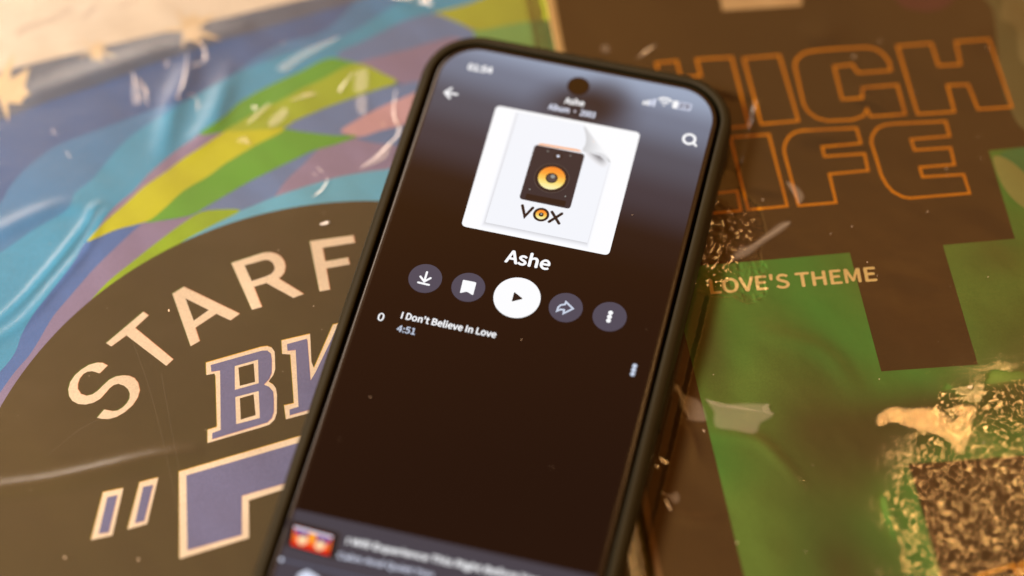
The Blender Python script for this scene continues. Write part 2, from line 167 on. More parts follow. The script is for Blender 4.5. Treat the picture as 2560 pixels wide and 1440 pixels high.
  ('L', 'printed_quote_mark', 'cream', 13, 'poly', [[-51.28, 26.49], [-46.71, 26.16], [-51.53, 15.32], [-56.28, 15.65]]),
  ('L', 'ink_fringe', 'redpink', 14, 'poly', [[-50.62, 24.87], [-48.25, 24.78], [-52.08, 16.18], [-54.36, 16.5]]),
  ('L', 'letter_fill', 'purple', 15, 'poly', [[-50.67, 24.98], [-48.3, 24.89], [-52.13, 16.28], [-54.41, 16.61]]),
  ('L', 'ink_fringe', 'olive', 11, 'poly', [[-42.98, 26.72], [-38.68, 26.64], [-43.63, 16.01], [-48.06, 15.97]]),
  ('L', 'ink_fringe', 'orangefr', 12, 'poly', [[-42.85, 26.65], [-38.56, 26.57], [-43.5, 15.94], [-47.93, 15.9]]),
  ('L', 'printed_quote_mark', 'cream', 13, 'poly', [[-42.81, 26.47], [-38.51, 26.4], [-43.46, 15.76], [-47.89, 15.73]]),
  ('L', 'ink_fringe', 'redpink', 14, 'poly', [[-42.23, 25.0], [-39.99, 24.83], [-43.83, 16.57], [-46.01, 16.6]]),
  ('L', 'letter_fill', 'purple', 15, 'poly', [[-42.29, 25.12], [-40.04, 24.94], [-43.88, 16.68], [-46.06, 16.71]]),
  ('L', 'letter_outline', 'cream', 16, 'poly', [[-15.1, 49.49], [-9.47, 49.54], [-10.82, 43.35], [-16.53, 43.3]]),
  ('L', 'letter_counter', 'brown', 17, 'poly', [[-14.36, 48.83], [-10.7, 48.88], [-11.53, 43.95], [-15.19, 43.99]]),
  ('L', 'letter_outline', 'cream', 16, 'poly', [[-16.87, 41.43], [-11.32, 41.33], [-12.74, 34.36], [-18.33, 34.42]]),
  ('L', 'letter_counter', 'brown', 17, 'poly', [[-15.96, 40.77], [-12.65, 40.84], [-13.5, 35.34], [-17.07, 35.24]]),
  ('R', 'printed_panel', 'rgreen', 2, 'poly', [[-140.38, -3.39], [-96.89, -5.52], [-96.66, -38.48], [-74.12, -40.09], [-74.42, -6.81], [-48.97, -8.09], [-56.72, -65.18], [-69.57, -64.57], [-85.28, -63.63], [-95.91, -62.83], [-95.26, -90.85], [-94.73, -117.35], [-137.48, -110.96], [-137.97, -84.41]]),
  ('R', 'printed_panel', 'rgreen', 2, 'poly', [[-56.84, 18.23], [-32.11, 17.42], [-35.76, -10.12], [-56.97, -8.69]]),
  ('R', 'printed_patch', 'rdarkgreen', 3, 'smooth', [[-54.37, 16.89], [-44.27, 17.13], [-44.48, 8.77], [-49.93, 10.81]]),
  ('R', 'printed_patch', 'rtan', 3, 'smooth', [[-56.41, 16.0], [-52.89, 14.85], [-49.42, 8.94], [-48.79, 0.01], [-52.59, 0.59], [-55.9, 6.98]]),
  ('R', 'printed_label', 'creamlabel', 2, 'poly', [[-112.76, 85.06], [-113.23, 70.98], [-92.72, 69.46], [-91.56, 83.06]]),
  ('R', 'printed_patch', 'burgundy', 2, 'smooth', [[-69.49, 75.58], [-50.71, 72.62], [-54.76, 64.68], [-60.49, 62.57], [-66.34, 64.27], [-68.72, 67.53]]),
  ('R', 'printed_patch', 'rolive', 2, 'smooth', [[-46.66, 71.98], [-45.17, 61.21], [-46.38, 52.33], [-48.19, 41.17], [-48.68, 31.26], [-45.95, 22.24], [-33.34, 20.28], [-10.21, 66.25]]),
  ('R', 'printed_patch', 'rolive2', 3, 'smooth', [[-36.52, 70.39], [-43.8, 58.39], [-40.75, 54.03], [-42.31, 44.04], [-37.36, 43.26], [-26.4, 68.79]]),
  ('R', 'sleeve_spine', 'tan', 4, 'poly', [[-157.5, 10], [-155.2, 10], [-155.2, 157.5], [-157.5, 157.5]]),
  ('R', 'sleeve_spine', 'tandark', 4, 'poly', [[-157.5, -157.5], [-155.9, -157.5], [-155.6, 10], [-157.5, 10]]),
]
STROKES = [
  ('L', 'handwriting', 'pencil', 5, [[-45.67, 161.56], [-43.81, 163.13], [-40.61, 163.46], [-36.37, 163.73], [-32.45, 164.94], [-31.51, 166.0]], 1.0, False),
  ('L', 'handwriting', 'pencil', 5, [[-28.07, 162.16], [-26.12, 163.45], [-24.73, 164.1]], 1.1, False),
  ('L', 'handwriting', 'pencil', 5, [[-18.68, 162.71], [-15.39, 163.3], [-12.96, 164.73]], 0.8, False),
  ('R', 'letter_outline', 'orange', 5, [[-132.87, 57.18], [-127.58, 56.99], [-127.52, 51.66], [-122.45, 51.5], [-122.61, 56.72], [-113.73, 55.97], [-113.54, 34.46], [-122.71, 34.9], [-122.79, 42.55], [-127.84, 42.6], [-127.24, 34.87], [-132.72, 35.11]], 0.82, True),
  ('R', 'letter_outline', 'orange', 5, [[-110.81, 55.13], [-101.75, 54.73], [-101.11, 34.12], [-110.39, 34.58]], 0.82, True),
  ('R', 'letter_outline', 'orange', 5, [[-98.59, 50.68], [-98.0, 52.49], [-96.6, 53.8], [-94.88, 54.67], [-91.16, 54.73], [-85.68, 54.38], [-82.33, 54.12], [-79.02, 53.73], [-77.09, 52.66], [-75.67, 50.78], [-74.88, 48.37], [-75.07, 45.74], [-83.35, 46.28], [-84.17, 49.06], [-88.86, 49.16], [-89.05, 38.91], [-84.06, 38.5], [-83.26, 41.62], [-74.5, 41.13], [-74.56, 32.08], [-83.23, 32.69], [-83.6, 35.09], [-84.84, 33.18], [-87.74, 32.41], [-93.97, 33.01], [-96.43, 34.25], [-98.18, 36.49], [-98.79, 38.94]], 0.82, True),
  ('R', 'letter_outline', 'orange', 5, [[-71.76, 52.97], [-63.1, 52.51], [-62.95, 45.37], [-57.42, 44.88], [-56.9, 52.06], [-48.45, 51.5], [-47.95, 30.15], [-56.43, 30.73], [-57.04, 38.53], [-62.22, 39.09], [-62.37, 30.92], [-71.53, 31.61]], 0.82, True),
  ('R', 'letter_outline', 'orange', 5, [[-132.06, 33.18], [-126.1, 32.87], [-125.26, 16.06], [-120.14, 15.98], [-120.27, 10.23], [-130.7, 10.67]], 0.82, True),
  ('R', 'letter_outline', 'orange', 5, [[-118.67, 31.83], [-109.15, 31.21], [-108.93, 9.77], [-118.5, 10.19]], 0.82, True),
  ('R', 'letter_outline', 'orange', 5, [[-106.25, 26.75], [-105.52, 28.33], [-104.28, 29.96], [-102.8, 30.83], [-100.92, 31.15], [-87.41, 29.78], [-87.33, 25.14], [-96.98, 25.55], [-96.99, 22.66], [-87.14, 21.97], [-87.36, 16.96], [-96.93, 17.37], [-97.05, 8.99], [-106.23, 9.47], [-106.48, 25.09]], 0.82, True),
  ('R', 'letter_outline', 'orange', 5, [[-84.78, 24.87], [-84.11, 26.95], [-82.47, 28.89], [-80.47, 29.68], [-77.76, 29.63], [-65.21, 28.41], [-65.29, 23.91], [-74.93, 24.43], [-74.8, 21.14], [-65.92, 20.49], [-66.15, 15.47], [-74.72, 15.96], [-74.7, 13.1], [-64.64, 12.25], [-64.53, 6.67], [-79.09, 7.51], [-80.73, 8.11], [-82.78, 9.96], [-83.85, 12.26], [-84.49, 15.09], [-84.61, 20.74]], 0.82, True),
  ('R', 'letter_outline', 'orange', 5, [[-87.41, -92.22], [-78.81, -90.7], [-77.52, -100.25], [-87.26, -101.65]], 0.82, True),
  ('R', 'letter_outline', 'orange', 5, [[-77.18, -90.65], [-68.68, -89.0], [-68.41, -99.71], [-76.23, -100.45]], 0.82, True),
]
CREASE_GLINTS = [
  ('R', 'gold', [[-101.14, -51.83], [-99.47, -50.05], [-96.34, -49.09], [-93.26, -49.97], [-88.97, -50.31], [-86.41, -51.01], [-84.94, -52.46], [-83.61, -54.49], [-82.58, -53.23], [-82.7, -50.76], [-77.95, -51.48], [-78.44, -53.45], [-79.68, -55.5], [-80.14, -58.06], [-81.93, -60.21], [-83.47, -62.78], [-84.77, -62.18], [-86.02, -59.18], [-88.79, -57.15], [-92.05, -55.64], [-94.49, -54.46], [-96.19, -53.19], [-98.65, -52.82], [-100.75, -53.31]]),
  ('R', 'dim', [[-138.56, -40.73], [-135.4, -42.53], [-130.76, -42.71], [-125.74, -43.34], [-124.17, -43.71], [-125.51, -44.56], [-124.76, -45.47], [-123.68, -45.89], [-124.61, -47.06], [-127.18, -48.25], [-128.26, -50.17], [-129.96, -50.56], [-133.22, -49.42], [-137.19, -48.29], [-137.76, -46.38], [-137.32, -44.08]]),
  ('R', 'dim', [[-144.21, -35.75], [-143.24, -38.16], [-141.79, -39.17], [-140.11, -40.23], [-139.17, -42.74], [-139.36, -45.61], [-143.32, -45.01], [-143.36, -43.95], [-144.53, -41.4], [-144.29, -38.79], [-145.11, -36.81]]),
  ('R', 'dim', [[-109.3, 4.64], [-111.12, 2.75], [-116.85, -0.45], [-121.48, -3.32], [-125.68, -4.09], [-123.08, -1.16], [-119.9, -0.46], [-115.26, 2.42], [-111.77, 4.54]]),
  ('R', 'faint', [[-108.05, 15.7], [-106.05, 14.4], [-105.1, 13.02], [-104.6, 11.47], [-105.04, 10.31], [-106.29, 9.28], [-106.59, 10.8], [-107.24, 12.61]]),
  ('R', 'dim', [[-132.0, 62.14], [-133.42, 61.09], [-137.52, 58.67], [-136.6, 59.29], [-134.46, 60.99]]),
  ('R', 'faint', [[-146.02, 63.06], [-144.45, 63.84], [-143.94, 61.96], [-145.42, 61.69]]),
  ('R', 'white', [[-151.53, -53.37], [-150.5, -54.04], [-149.51, -54.96], [-150.67, -55.04]]),
  ('R', 'white', [[-152.8, -55.36], [-152.22, -55.32], [-152.1, -55.98]]),
  ('R', 'white', [[-152.01, -63.86], [-151.49, -64.82], [-151.1, -66.69], [-151.69, -65.93]]),
  ('R', 'faint', [[-152.61, -62.13], [-150.7, -62.93], [-149.23, -62.39], [-148.68, -63.74], [-149.23, -64.91], [-150.18, -65.15], [-150.92, -64.16], [-151.68, -63.28]]),
  ('R', 'white', [[-78.3, -45.87], [-76.9, -45.77], [-77.56, -46.19], [-77.3, -46.64], [-77.98, -46.44]]),
  ('L', 'soft', [[-19.99, 139.24], [-19.03, 134.6], [-19.37, 131.93], [-19.47, 129.2], [-22.03, 129.71], [-21.98, 132.77], [-21.07, 136.48]]),
  ('L', 'soft', [[-5.73, 137.17], [-4.55, 138.05], [-2.19, 137.6], [-2.62, 136.8]]),
  ('L', 'soft', [[-11.89, 140.4], [-10.91, 141.49], [-10.4, 139.92], [-10.84, 138.5], [-11.69, 139.08]]),
  ('L', 'faint', [[15.22, 130.36], [19.05, 131.71], [23.97, 132.72], [32.61, 132.18], [26.32, 130.49], [21.4, 129.49], [16.95, 127.98]]),
  ('L', 'soft', [[34.22, 122.82], [36.72, 122.38], [36.08, 118.94], [34.74, 116.1], [32.07, 116.96], [32.78, 119.63]]),
  ('L', 'soft', [[31.89, 115.21], [34.38, 114.77], [33.93, 112.04], [32.78, 108.82], [31.18, 110.4]]),
  ('L', 'soft', [[3.91, 115.9], [7.1, 118.45], [10.25, 119.6], [10.97, 119.01], [7.92, 117.12], [5.31, 115.81]]),
  ('L', 'soft', [[9.02, 114.63], [11.8, 116.59], [14.26, 117.24], [14.21, 114.75], [11.43, 112.79], [9.41, 112.72]]),
  ('L', 'soft', [[1.82, 111.96], [2.61, 111.71], [3.19, 109.41], [2.59, 109.25], [0.26, 111.4]]),
  ('L', 'white', [[6.44, 120.46], [7.01, 120.46], [7.34, 119.45], [6.5, 119.54]]),
  ('L', 'soft', [[15.53, 96.4], [16.93, 95.26], [16.33, 95.11]]),
  ('L', 'soft', [[17.55, 97.66], [18.49, 95.8], [18.1, 95.41], [17.17, 97.26]]),
  ('L', 'soft', [[27.88, 94.89], [32.51, 96.2], [37.24, 98.9], [35.57, 95.93], [33.55, 93.78], [28.19, 93.92]]),
  ('L', 'white', [[48.56, 143.32], [52.36, 142.1], [53.38, 141.17], [54.16, 139.98], [53.01, 141.0], [50.48, 142.22]]),
  ('L', 'white', [[55.34, 139.11], [55.95, 140.14], [57.33, 140.51], [57.6, 139.2], [57.84, 136.69], [56.75, 138.46]]),
  ('L', 'white', [[13.74, 81.28], [14.71, 81.52], [16.13, 81.07], [15.39, 80.65], [14.33, 80.77]]),
  ('L', 'soft', [[-43.27, 128.81], [-42.58, 129.12], [-42.17, 126.86], [-42.97, 127.12]]),
  ('L', 'soft', [[-41.12, 121.5], [-40.58, 121.06], [-40.03, 118.53], [-40.61, 118.81]]),
]
RIDGES = [
  ('L', [[-36.17, 103.57], [-38.42, 102.75], [-41.29, 98.83], [-48.88, 91.7], [-58.62, 83.45], [-65.52, 78.85], [-70.89, 75.75]], 0.3, 0.7),
  ('L', [[-34.96, 101.39], [-37.5, 99.15], [-42.73, 91.74], [-50.17, 85.18], [-59.83, 77.05], [-66.44, 73.86], [-70.94, 71.01]], 0.28, 0.9),
  ('L', [[-42.47, 105.31], [-48.17, 105.85], [-55.88, 104.48], [-61.07, 103.1], [-64.52, 102.18]], 0.35, 1.6),
  ('L', [[-5.15, 142.94], [-8.08, 134.59], [-12.62, 128.2], [-15.93, 120.25], [-19.19, 112.41]], 0.5, 2.0),
  ('L', [[2.85, 132.41], [-1.57, 124.67], [-5.64, 118.24], [-12.03, 112.64]], 0.5, 2.0),
  ('L', [[-44.37, 141.46], [-26.95, 143.34], [-16.89, 144.51], [-6.9, 145.09], [9.08, 145.37]], 0.5, 2.2),
  ('L', [[-76.48, 34.46], [-73.68, 34.38], [-62.69, 32.71], [-52.05, 31.96], [-40.16, 31.49], [-29.81, 30.2]], 0.62, 1.4),
  ('R', [[-85.5, 62.33], [-89.31, 59.06], [-93.83, 57.2]], 0.4, 3),
  ('R', [[-37.46, 58.7], [-46.75, 54.97], [-56.26, 50.04]], 0.4, 4),
  ('R', [[-86.22, 40.21], [-81.84, 37.04], [-77.62, 33.29]], 0.4, 1.5),
  ('R', [[-101.38, 30.85], [-96.89, 28.33], [-91.18, 26.83]], 0.35, 2),
  ('R', [[-116.31, 16.33], [-112.69, 14.59], [-108.97, 13.42]], 0.2, 1),
  ('R', [[-122.31, -23.8], [-109.56, -31.21], [-103.59, -42.87]], 0.2, 1.8),
  ('R', [[-138.51, -49.13], [-129.69, -51.51], [-124.61, -58.48], [-121.37, -65.09]], 0.22, 1.2),
  ('R', [[-145.71, -42.8], [-144.11, -49.32], [-143.68, -54.56]], 0.25, 0.9),
  ('R', [[-151.09, -67.65], [-146.04, -69.91], [-140.65, -70.22]], 0.22, 1.2),
  ('R', [[-90.92, -11.9], [-83.93, -15.23], [-78.84, -18.26]], 0.22, 1.8),
]
LOVE = [
  [-131.69, -11.83],
  [-92.21, -14.19],
  [-94.96, -10.03],
  [-94.95, -13.88],
]
UI = {
  'download': [[[-21.99, -32.21], [-21.94, -34.83]], [[-23.15, -33.72], [-21.94, -34.83], [-20.77, -33.6]], [[-23.24, -35.39], [-20.65, -35.47]]],
  'bookmark': [[-13.31, -32.23], [-10.07, -32.23], [-9.96, -35.83], [-11.64, -35.15], [-13.1, -35.96]],
  'play': [[-0.91, -32.68], [1.51, -34.01], [-0.86, -35.37]],
  'share': [[9.92, -35.34], [9.96, -34.29], [10.44, -33.56], [11.3, -33.21], [11.37, -32.5], [13.36, -33.89], [11.53, -35.64], [11.45, -34.69], [10.61, -34.76]],
  'dots': [[22.03, -32.94], [22.02, -34.04], [22.03, -35.1]],
  'dots2': [[30.48, -45.32], [30.46, -46.4], [30.47, -47.5]],
  'circles': [[-21.94, -33.96], [-11.59, -33.95], [0.09, -34.04], [11.67, -33.99], [22.04, -34.0]],
  'back': [[[-31.29, 18.66], [-28.28, 18.76]], [[-30.06, 20.2], [-31.29, 18.66], [-29.79, 17.32]]],
  'search': [[29.57, 18.88], [[30.8, 18.03], [31.51, 17.36]]],
  'art': [[-18.1, 17.82], [17.79, 18.01], [18.15, -17.88], [-17.56, -17.97]],
  'spk': [[-6.17, 8.71], [6.18, 8.76], [6.34, -7.43], [-6.11, -7.39]],
  'spktop': [[-4.85, 9.39], [4.39, 9.73], [5.35, 9.16], [-5.62, 8.8]],
  'tweet': [[0.05, 6.69]],
  'woof': [[0.04, 0.15]],
  'port': [[-4.78, -5.51], [4.97, -5.42], [4.94, -6.99], [-4.72, -7.06]],
  'V': [[-4.85, -9.04], [-3.6, -11.89], [-2.3, -9.1]],
  'O': [[0.07, -10.51]],
  'X': [[[2.38, -9.18], [4.75, -11.95]], [[4.77, -9.12], [2.37, -12.01]]],
  'screws': [[-4.3, -4.16], [4.42, -4.15], [-2.69, 7.5], [2.86, 7.51]],
  'page': [[-12.37, 16.8], [4.1, 16.8], [12.38, 7.75], [12.46, -15.64], [-12.26, -15.64]],
  'curl': [[4.04, 16.79], [6.84, 14.13], [12.15, 8.79], [12.3, 7.73], [10.79, 8.83], [8.51, 9.56], [5.44, 9.56], [5.62, 11.62], [5.16, 14.09]],
  'curlsh': [[5.82, 9.47], [8.55, 9.39], [10.83, 8.65], [12.18, 7.34], [11.14, 6.0], [8.46, 7.18]],
  'cam': [-0.01, 28.05],
  'panel': [[-35.02, -98.5], [34.45, -97.44]],
  'sep': [[-35.26, -110.22], [-17.48, -110.36]],
  'thumb': [[-33.09, -101.82], [-24.21, -102.23], [-23.73, -106.92], [-32.51, -106.41]],
  'sig': [[16.67, 27.44], [17.48, 27.71], [18.22, 27.74], [19.09, 28.02]],
  'wifi': [21.69, 27.1],
  'wifidot': [21.54, 27.07],
  'bat': [[24.13, 27.99], [27.62, 28.21]],
  'home': [[-27.31, -111.3], [-24.08, -112.45], [-24.11, -115.35], [-28.57, -115.47], [-28.95, -112.76]],
}
TEXTS = {
  'title': ('Ashe', [-5.07, -25.2], [5.36, -25.01], 3.32),
  'head': ('Ashe', [-2.15, 22.29], [2.57, 22.43], 1.69),
  'sub': ('Album • 2003', [-5.65, 19.61], [5.97, 19.63], 1.63),
  'time': ('01:54', [-27.68, 26.66], [-21.68, 26.83], 1.84),
  'no': ('0', [-29.8, -47.37], [-28.41, -47.36], 1.96),
  'song': ("I Don't Believe In Love", [-24.58, -45.67], [-2.15, -45.63], 1.7),
  'dur': ('4:51', [-24.65, -49.2], [-20.37, -49.15], 1.65),
  'mini': ('I Will Experience This Right Before You', [-20.81, -103.28], [21.96, -102.6], 1.43),
  'mini2': ('Calm And Quiet You', [-21.82, -106.95], [-0.61, -106.55], 1.23),
}


# ------------------------------------------------------------------ helpers
MM = 0.001
def lin(c):
    c = c / 255.0
    return c / 12.92 if c <= 0.04045 else ((c + 0.055) / 1.055) ** 2.4
LIGHT = (1.12, 0.77, 0.50)
SHEEN = (0.040, 0.016, 0.004)
def pigment(r, g, b):
    """ink reflectance from the colour it shows under the warm room light"""
    return tuple(max(0.004, min(0.9, (lin(v) - s) / k)) for v, k, s in zip((r, g, b), LIGHT, SHEEN))

MATS = {}
def mat_new(name):
    m = bpy.data.materials.new(name); m.use_nodes = True
    MATS[name] = m
    return m, m.node_tree.nodes, m.node_tree.links, m.node_tree.nodes["Principled BSDF"]

def ink(name, rgb, rough=0.5, var=0.15, spec=0.12, big=0.0, big_col=None):
    m, n, l, b = mat_new(name)
    tc = n.new("ShaderNodeTexCoord")
    fine = n.new("ShaderNodeTexNoise"); fine.inputs["Scale"].default_value = 2600; fine.inputs["Detail"].default_value = 2
    wide = n.new("ShaderNodeTexNoise"); wide.inputs["Scale"].default_value = 28; wide.inputs["Detail"].default_value = 4
    l.new(tc.outputs["Object"], fine.inputs["Vector"]); l.new(tc.outputs["Object"], wide.inputs["Vector"])
    a = n.new("ShaderNodeMapRange"); a.inputs["To Min"].default_value = 1 - var * 1.6; a.inputs["To Max"].default_value = 1 + var * 1.6
    c = n.new("ShaderNodeMapRange"); c.inputs["To Min"].default_value = 1 - var * 1.5; c.inputs["To Max"].default_value = 1 + var * 1.5
    l.new(fine.outputs["Fac"], a.inputs["Value"]); l.new(wide.outputs["Fac"], c.inputs["Value"])
    mu = n.new("ShaderNodeMath"); mu.operation = 'MULTIPLY'
    l.new(a.outputs[0], mu.inputs[0]); l.new(c.outputs[0], mu.inputs[1])
    sc = n.new("ShaderNodeVectorMath"); sc.operation = 'SCALE'
    sc.inputs[0].default_value = rgb
    l.new(mu.outputs[0], sc.inputs["Scale"])
    src = sc.outputs[0]
    if big_col:
        bn = n.new("ShaderNodeTexNoise"); bn.inputs["Scale"].default_value = big; bn.inputs["Detail"].default_value = 1.5
        l.new(tc.outputs["Object"], bn.inputs["Vector"])
        rp = n.new("ShaderNodeMapRange"); rp.inputs["From Min"].default_value = 0.42; rp.inputs["From Max"].default_value = 0.66
        l.new(bn.outputs["Fac"], rp.inputs["Value"])
        mx = n.new("ShaderNodeMix"); mx.data_type = 'RGBA'
        l.new(rp.outputs[0], mx.inputs["Factor"]); l.new(src, mx.inputs["A"]); mx.inputs["B"].default_value = (*big_col, 1)
        src = mx.outputs["Result"]
    l.new(src, b.inputs["Base Color"])
    b.inputs["Roughness"].default_value = rough
    b.inputs["Specular IOR Level"].default_value = spec
    bp = n.new("ShaderNodeBump"); bp.inputs["Strength"].default_value = 0.12; bp.inputs["Distance"].default_value = 0.0001
    l.new(fine.outputs["Fac"], bp.inputs["Height"]); l.new(bp.outputs[0], b.inputs["Normal"])
    return m

COLS = dict(violet=(82, 99, 130), blue=(88, 126, 152), teal=(86, 150, 166), slate=(116, 127, 150), slateblue=(94, 113, 150),
    mauve=(150, 122, 134), mauvelight=(158, 128, 138), lime2=(180, 172, 42), green2=(132, 165, 75), green=(112, 160, 45),
    pink=(214, 154, 142), yellow=(208, 190, 28), yellowlime=(172, 174, 40), tealpale=(114, 172, 178), lime=(158, 172, 28),
    creampaper=(246, 208, 164), creamorange=(245, 196, 136), navy=(102, 100, 104), cream=(253, 208, 158), olive=(98, 102, 22),
    redorange=(232, 140, 82), orangefr=(240, 165, 40), redpink=(238, 160, 128), purple=(122, 109, 126), pencil=(205, 165, 128),
    rdarkgreen=(92, 128, 62), rtan=(160, 145, 70), creamlabel=(226, 172, 108), burgundy=(112, 60, 42), rolive=(124, 104, 56),
    rolive2=(150, 126, 72), tan=(214, 160, 92), tandark=(138, 92, 46), orange=(240, 136, 16), lovetext=(252, 198, 112))
for k, v in COLS.items():
    ink("ink_" + k, pigment(*v))
ink("ink_brown", pigment(86, 62, 22), big=7, big_col=pigment(98, 70, 28), rough=0.5, spec=0.1)
ink("ink_darkbrown", pigment(98, 64, 26), big=9, big_col=pigment(88, 58, 24), rough=0.5, spec=0.1)
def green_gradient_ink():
    """green panel ink with soft-edged brown ellipses mixed into it"""
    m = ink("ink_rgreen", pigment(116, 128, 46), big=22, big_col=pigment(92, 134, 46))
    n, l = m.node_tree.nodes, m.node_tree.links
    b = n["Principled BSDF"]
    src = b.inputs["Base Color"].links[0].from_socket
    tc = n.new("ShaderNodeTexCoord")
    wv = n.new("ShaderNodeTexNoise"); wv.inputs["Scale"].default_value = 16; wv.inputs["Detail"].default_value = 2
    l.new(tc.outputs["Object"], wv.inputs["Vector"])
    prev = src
    for (cx, cy, rx, ry, inner, amt) in BROWN_BLOBS:
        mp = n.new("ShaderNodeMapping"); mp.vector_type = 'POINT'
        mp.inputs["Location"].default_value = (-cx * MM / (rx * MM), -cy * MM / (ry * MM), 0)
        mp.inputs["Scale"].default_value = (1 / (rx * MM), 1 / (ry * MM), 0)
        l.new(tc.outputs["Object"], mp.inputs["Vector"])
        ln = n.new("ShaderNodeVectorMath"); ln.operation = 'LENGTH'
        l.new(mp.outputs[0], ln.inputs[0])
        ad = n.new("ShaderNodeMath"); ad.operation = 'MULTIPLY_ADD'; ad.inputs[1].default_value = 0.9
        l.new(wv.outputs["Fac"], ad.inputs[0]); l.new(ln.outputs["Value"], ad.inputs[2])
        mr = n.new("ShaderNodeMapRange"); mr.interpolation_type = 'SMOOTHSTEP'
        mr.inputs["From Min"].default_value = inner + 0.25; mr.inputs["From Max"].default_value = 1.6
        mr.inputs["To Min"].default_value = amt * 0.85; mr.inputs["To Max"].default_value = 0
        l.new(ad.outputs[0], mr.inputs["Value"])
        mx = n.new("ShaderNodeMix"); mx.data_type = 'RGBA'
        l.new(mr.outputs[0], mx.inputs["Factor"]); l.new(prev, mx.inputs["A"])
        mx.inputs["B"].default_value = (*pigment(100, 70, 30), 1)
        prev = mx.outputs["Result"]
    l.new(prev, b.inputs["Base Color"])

def glow(name, rgb_lin, strength=1.0, rough=0.04, spec=0.5):
    m, n, l, b = mat_new(name)
    b.inputs["Base Color"].default_value = (0.004, 0.003, 0.003, 1)
    b.inputs["Roughness"].default_value = rough
    b.inputs["Specular IOR Level"].default_value = spec
    b.inputs["Emission Color"].default_value = (*rgb_lin, 1)
    b.inputs["Emission Strength"].default_value = strength
    return m
def gs(name, r, g, b, k=1.0):
    return glow(name, (lin(r) * k, lin(g) * k, lin(b) * k))

# ---- object helpers
def link_mesh(name, me, mats, parent=None):
    o = bpy.data.objects.new(name, me)
    COL.objects.link(o)
    for m in mats: me.materials.append(m)
    if parent is not None: o.parent = parent
    return o
def thing(name, label, cat, loc, rz, group=None):
    o = bpy.data.objects.new(name, None); COL.objects.link(o)
    o.empty_display_size = 0.02
    o.location = loc; o.rotation_euler = (0, 0, rz)
    o["label"] = label; o["category"] = cat
    if group: o["group"] = group
    return o

def smooth_closed(pts, n=5):
    out = []; N = len(pts)
    for i in range(N):
        p0, p1, p2, p3 = [np.array(pts[(i + k) % N], float) for k in (-1, 0, 1, 2)]
        for j in range(n):
            t = j / n
            out.append(tuple(0.5 * ((2 * p1) + (-p0 + p2) * t + (2 * p0 - 5 * p1 + 4 * p2 - p3) * t * t + (-p0 + 3 * p1 - 3 * p2 + p3) * t ** 3)))
    return out
def smooth_open(pts, n=6):
    P = [np.array(p, float) for p in pts]; P = [2 * P[0] - P[1]] + P + [2 * P[-1] - P[-2]]
    out = []
    for i in range(1, len(P) - 2):
        p0, p1, p2, p3 = P[i - 1:i + 3]
        for j in range(n):
            t = j / n
            out.append(tuple(0.5 * ((2 * p1) + (-p0 + p2) * t + (2 * p0 - 5 * p1 + 4 * p2 - p3) * t * t + (-p0 + 3 * p1 - 3 * p2 + p3) * t ** 3)))
    out.append(tuple(P[-2])); return out

class Acc:
    """collects flat or thick polygons (millimetres) with material slots, builds one mesh"""
    def __init__(s): s.v = []; s.f = []; s.mi = []; s.mats = []
    def slot(s, m):
        m = MATS[m] if isinstance(m, str) else m
        if m not in s.mats: s.mats.append(m)
        return s.mats.index(m)
    def poly(s, pts, z, m):
        a = sum(pts[i][0] * pts[(i + 1) % len(pts)][1] - pts[(i + 1) % len(pts)][0] * pts[i][1] for i in range(len(pts)))
        if a < 0: pts = pts[::-1]
        b = len(s.v); s.v += [(p[0] * MM, p[1] * MM, (p[2] if len(p) > 2 else z) * MM) for p in pts]
        s.f.append(tuple(range(b, b + len(pts)))); s.mi.append(s.slot(m))
    def circle(s, c, r, z, m, n=64, ry=None):
        s.poly([(c[0] + r * math.cos(2 * math.pi * i / n), c[1] + (ry or r) * math.sin(2 * math.pi * i / n)) for i in range(n)], z, m)
    def ring(s, c, r0, r1, z, m, n=48):
        b = len(s.v)
        for i in range(n):
            a = 2 * math.pi * i / n
            for r in (r0, r1): s.v.append(((c[0] + r * math.cos(a)) * MM, (c[1] + r * math.sin(a)) * MM, z * MM))
        for i in range(n):
            j = (i + 1) % n
            s.f.append((b + 2 * i, b + 2 * i + 1, b + 2 * j + 1, b + 2 * j)); s.mi.append(s.slot(m))
    def stroke(s, pts, w, z, m, closed=False, cap=True):
        """mitred ribbon"""
        P = [np.array(p[:2], float) for p in pts]; N = len(P)
        def nrm(a, b):
            d = b - a; d = d / (np.linalg.norm(d) + 1e-9); return np.array([-d[1], d[0]])
        L = []; R = []
        for i in range(N):
            if closed or 0 < i < N - 1:
                n0 = nrm(P[i - 1], P[i]); n1 = nrm(P[i], P[(i + 1) % N]); t = n0 + n1; t = t / (np.linalg.norm(t) + 1e-9)
                k = 1 / max(0.45, t @ n0)
            else:
                t = nrm(P[0], P[1]) if i == 0 else nrm(P[-2], P[-1]); k = 1
            L.append(P[i] + t * k * w / 2); R.append(P[i] - t * k * w / 2)
        b = len(s.v)
        for a, c in zip(L, R):
            s.v += [(a[0] * MM, a[1] * MM, z * MM), (c[0] * MM, c[1] * MM, z * MM)]
        for i in range(N if closed else N - 1):
            j = (i + 1) % N
            s.f.append((b + 2 * i, b + 2 * i + 1, b + 2 * j + 1, b + 2 * j)); s.mi.append(s.slot(m))
        if cap and not closed:
            for e in (P[0], P[-1]): s.circle(e, w / 2, z + 0.004, m, 16)
    def build(s, name, parent=None, smooth=False):
        me = bpy.data.meshes.new(name); me.from_pydata(s.v, [], s.f); me.update()
        o = link_mesh(name, me, s.mats, parent)
        me.polygons.foreach_set("material_index", s.mi)
        if smooth: me.polygons.foreach_set("use_smooth", [True] * len(me.polygons))
        me.update(); return o

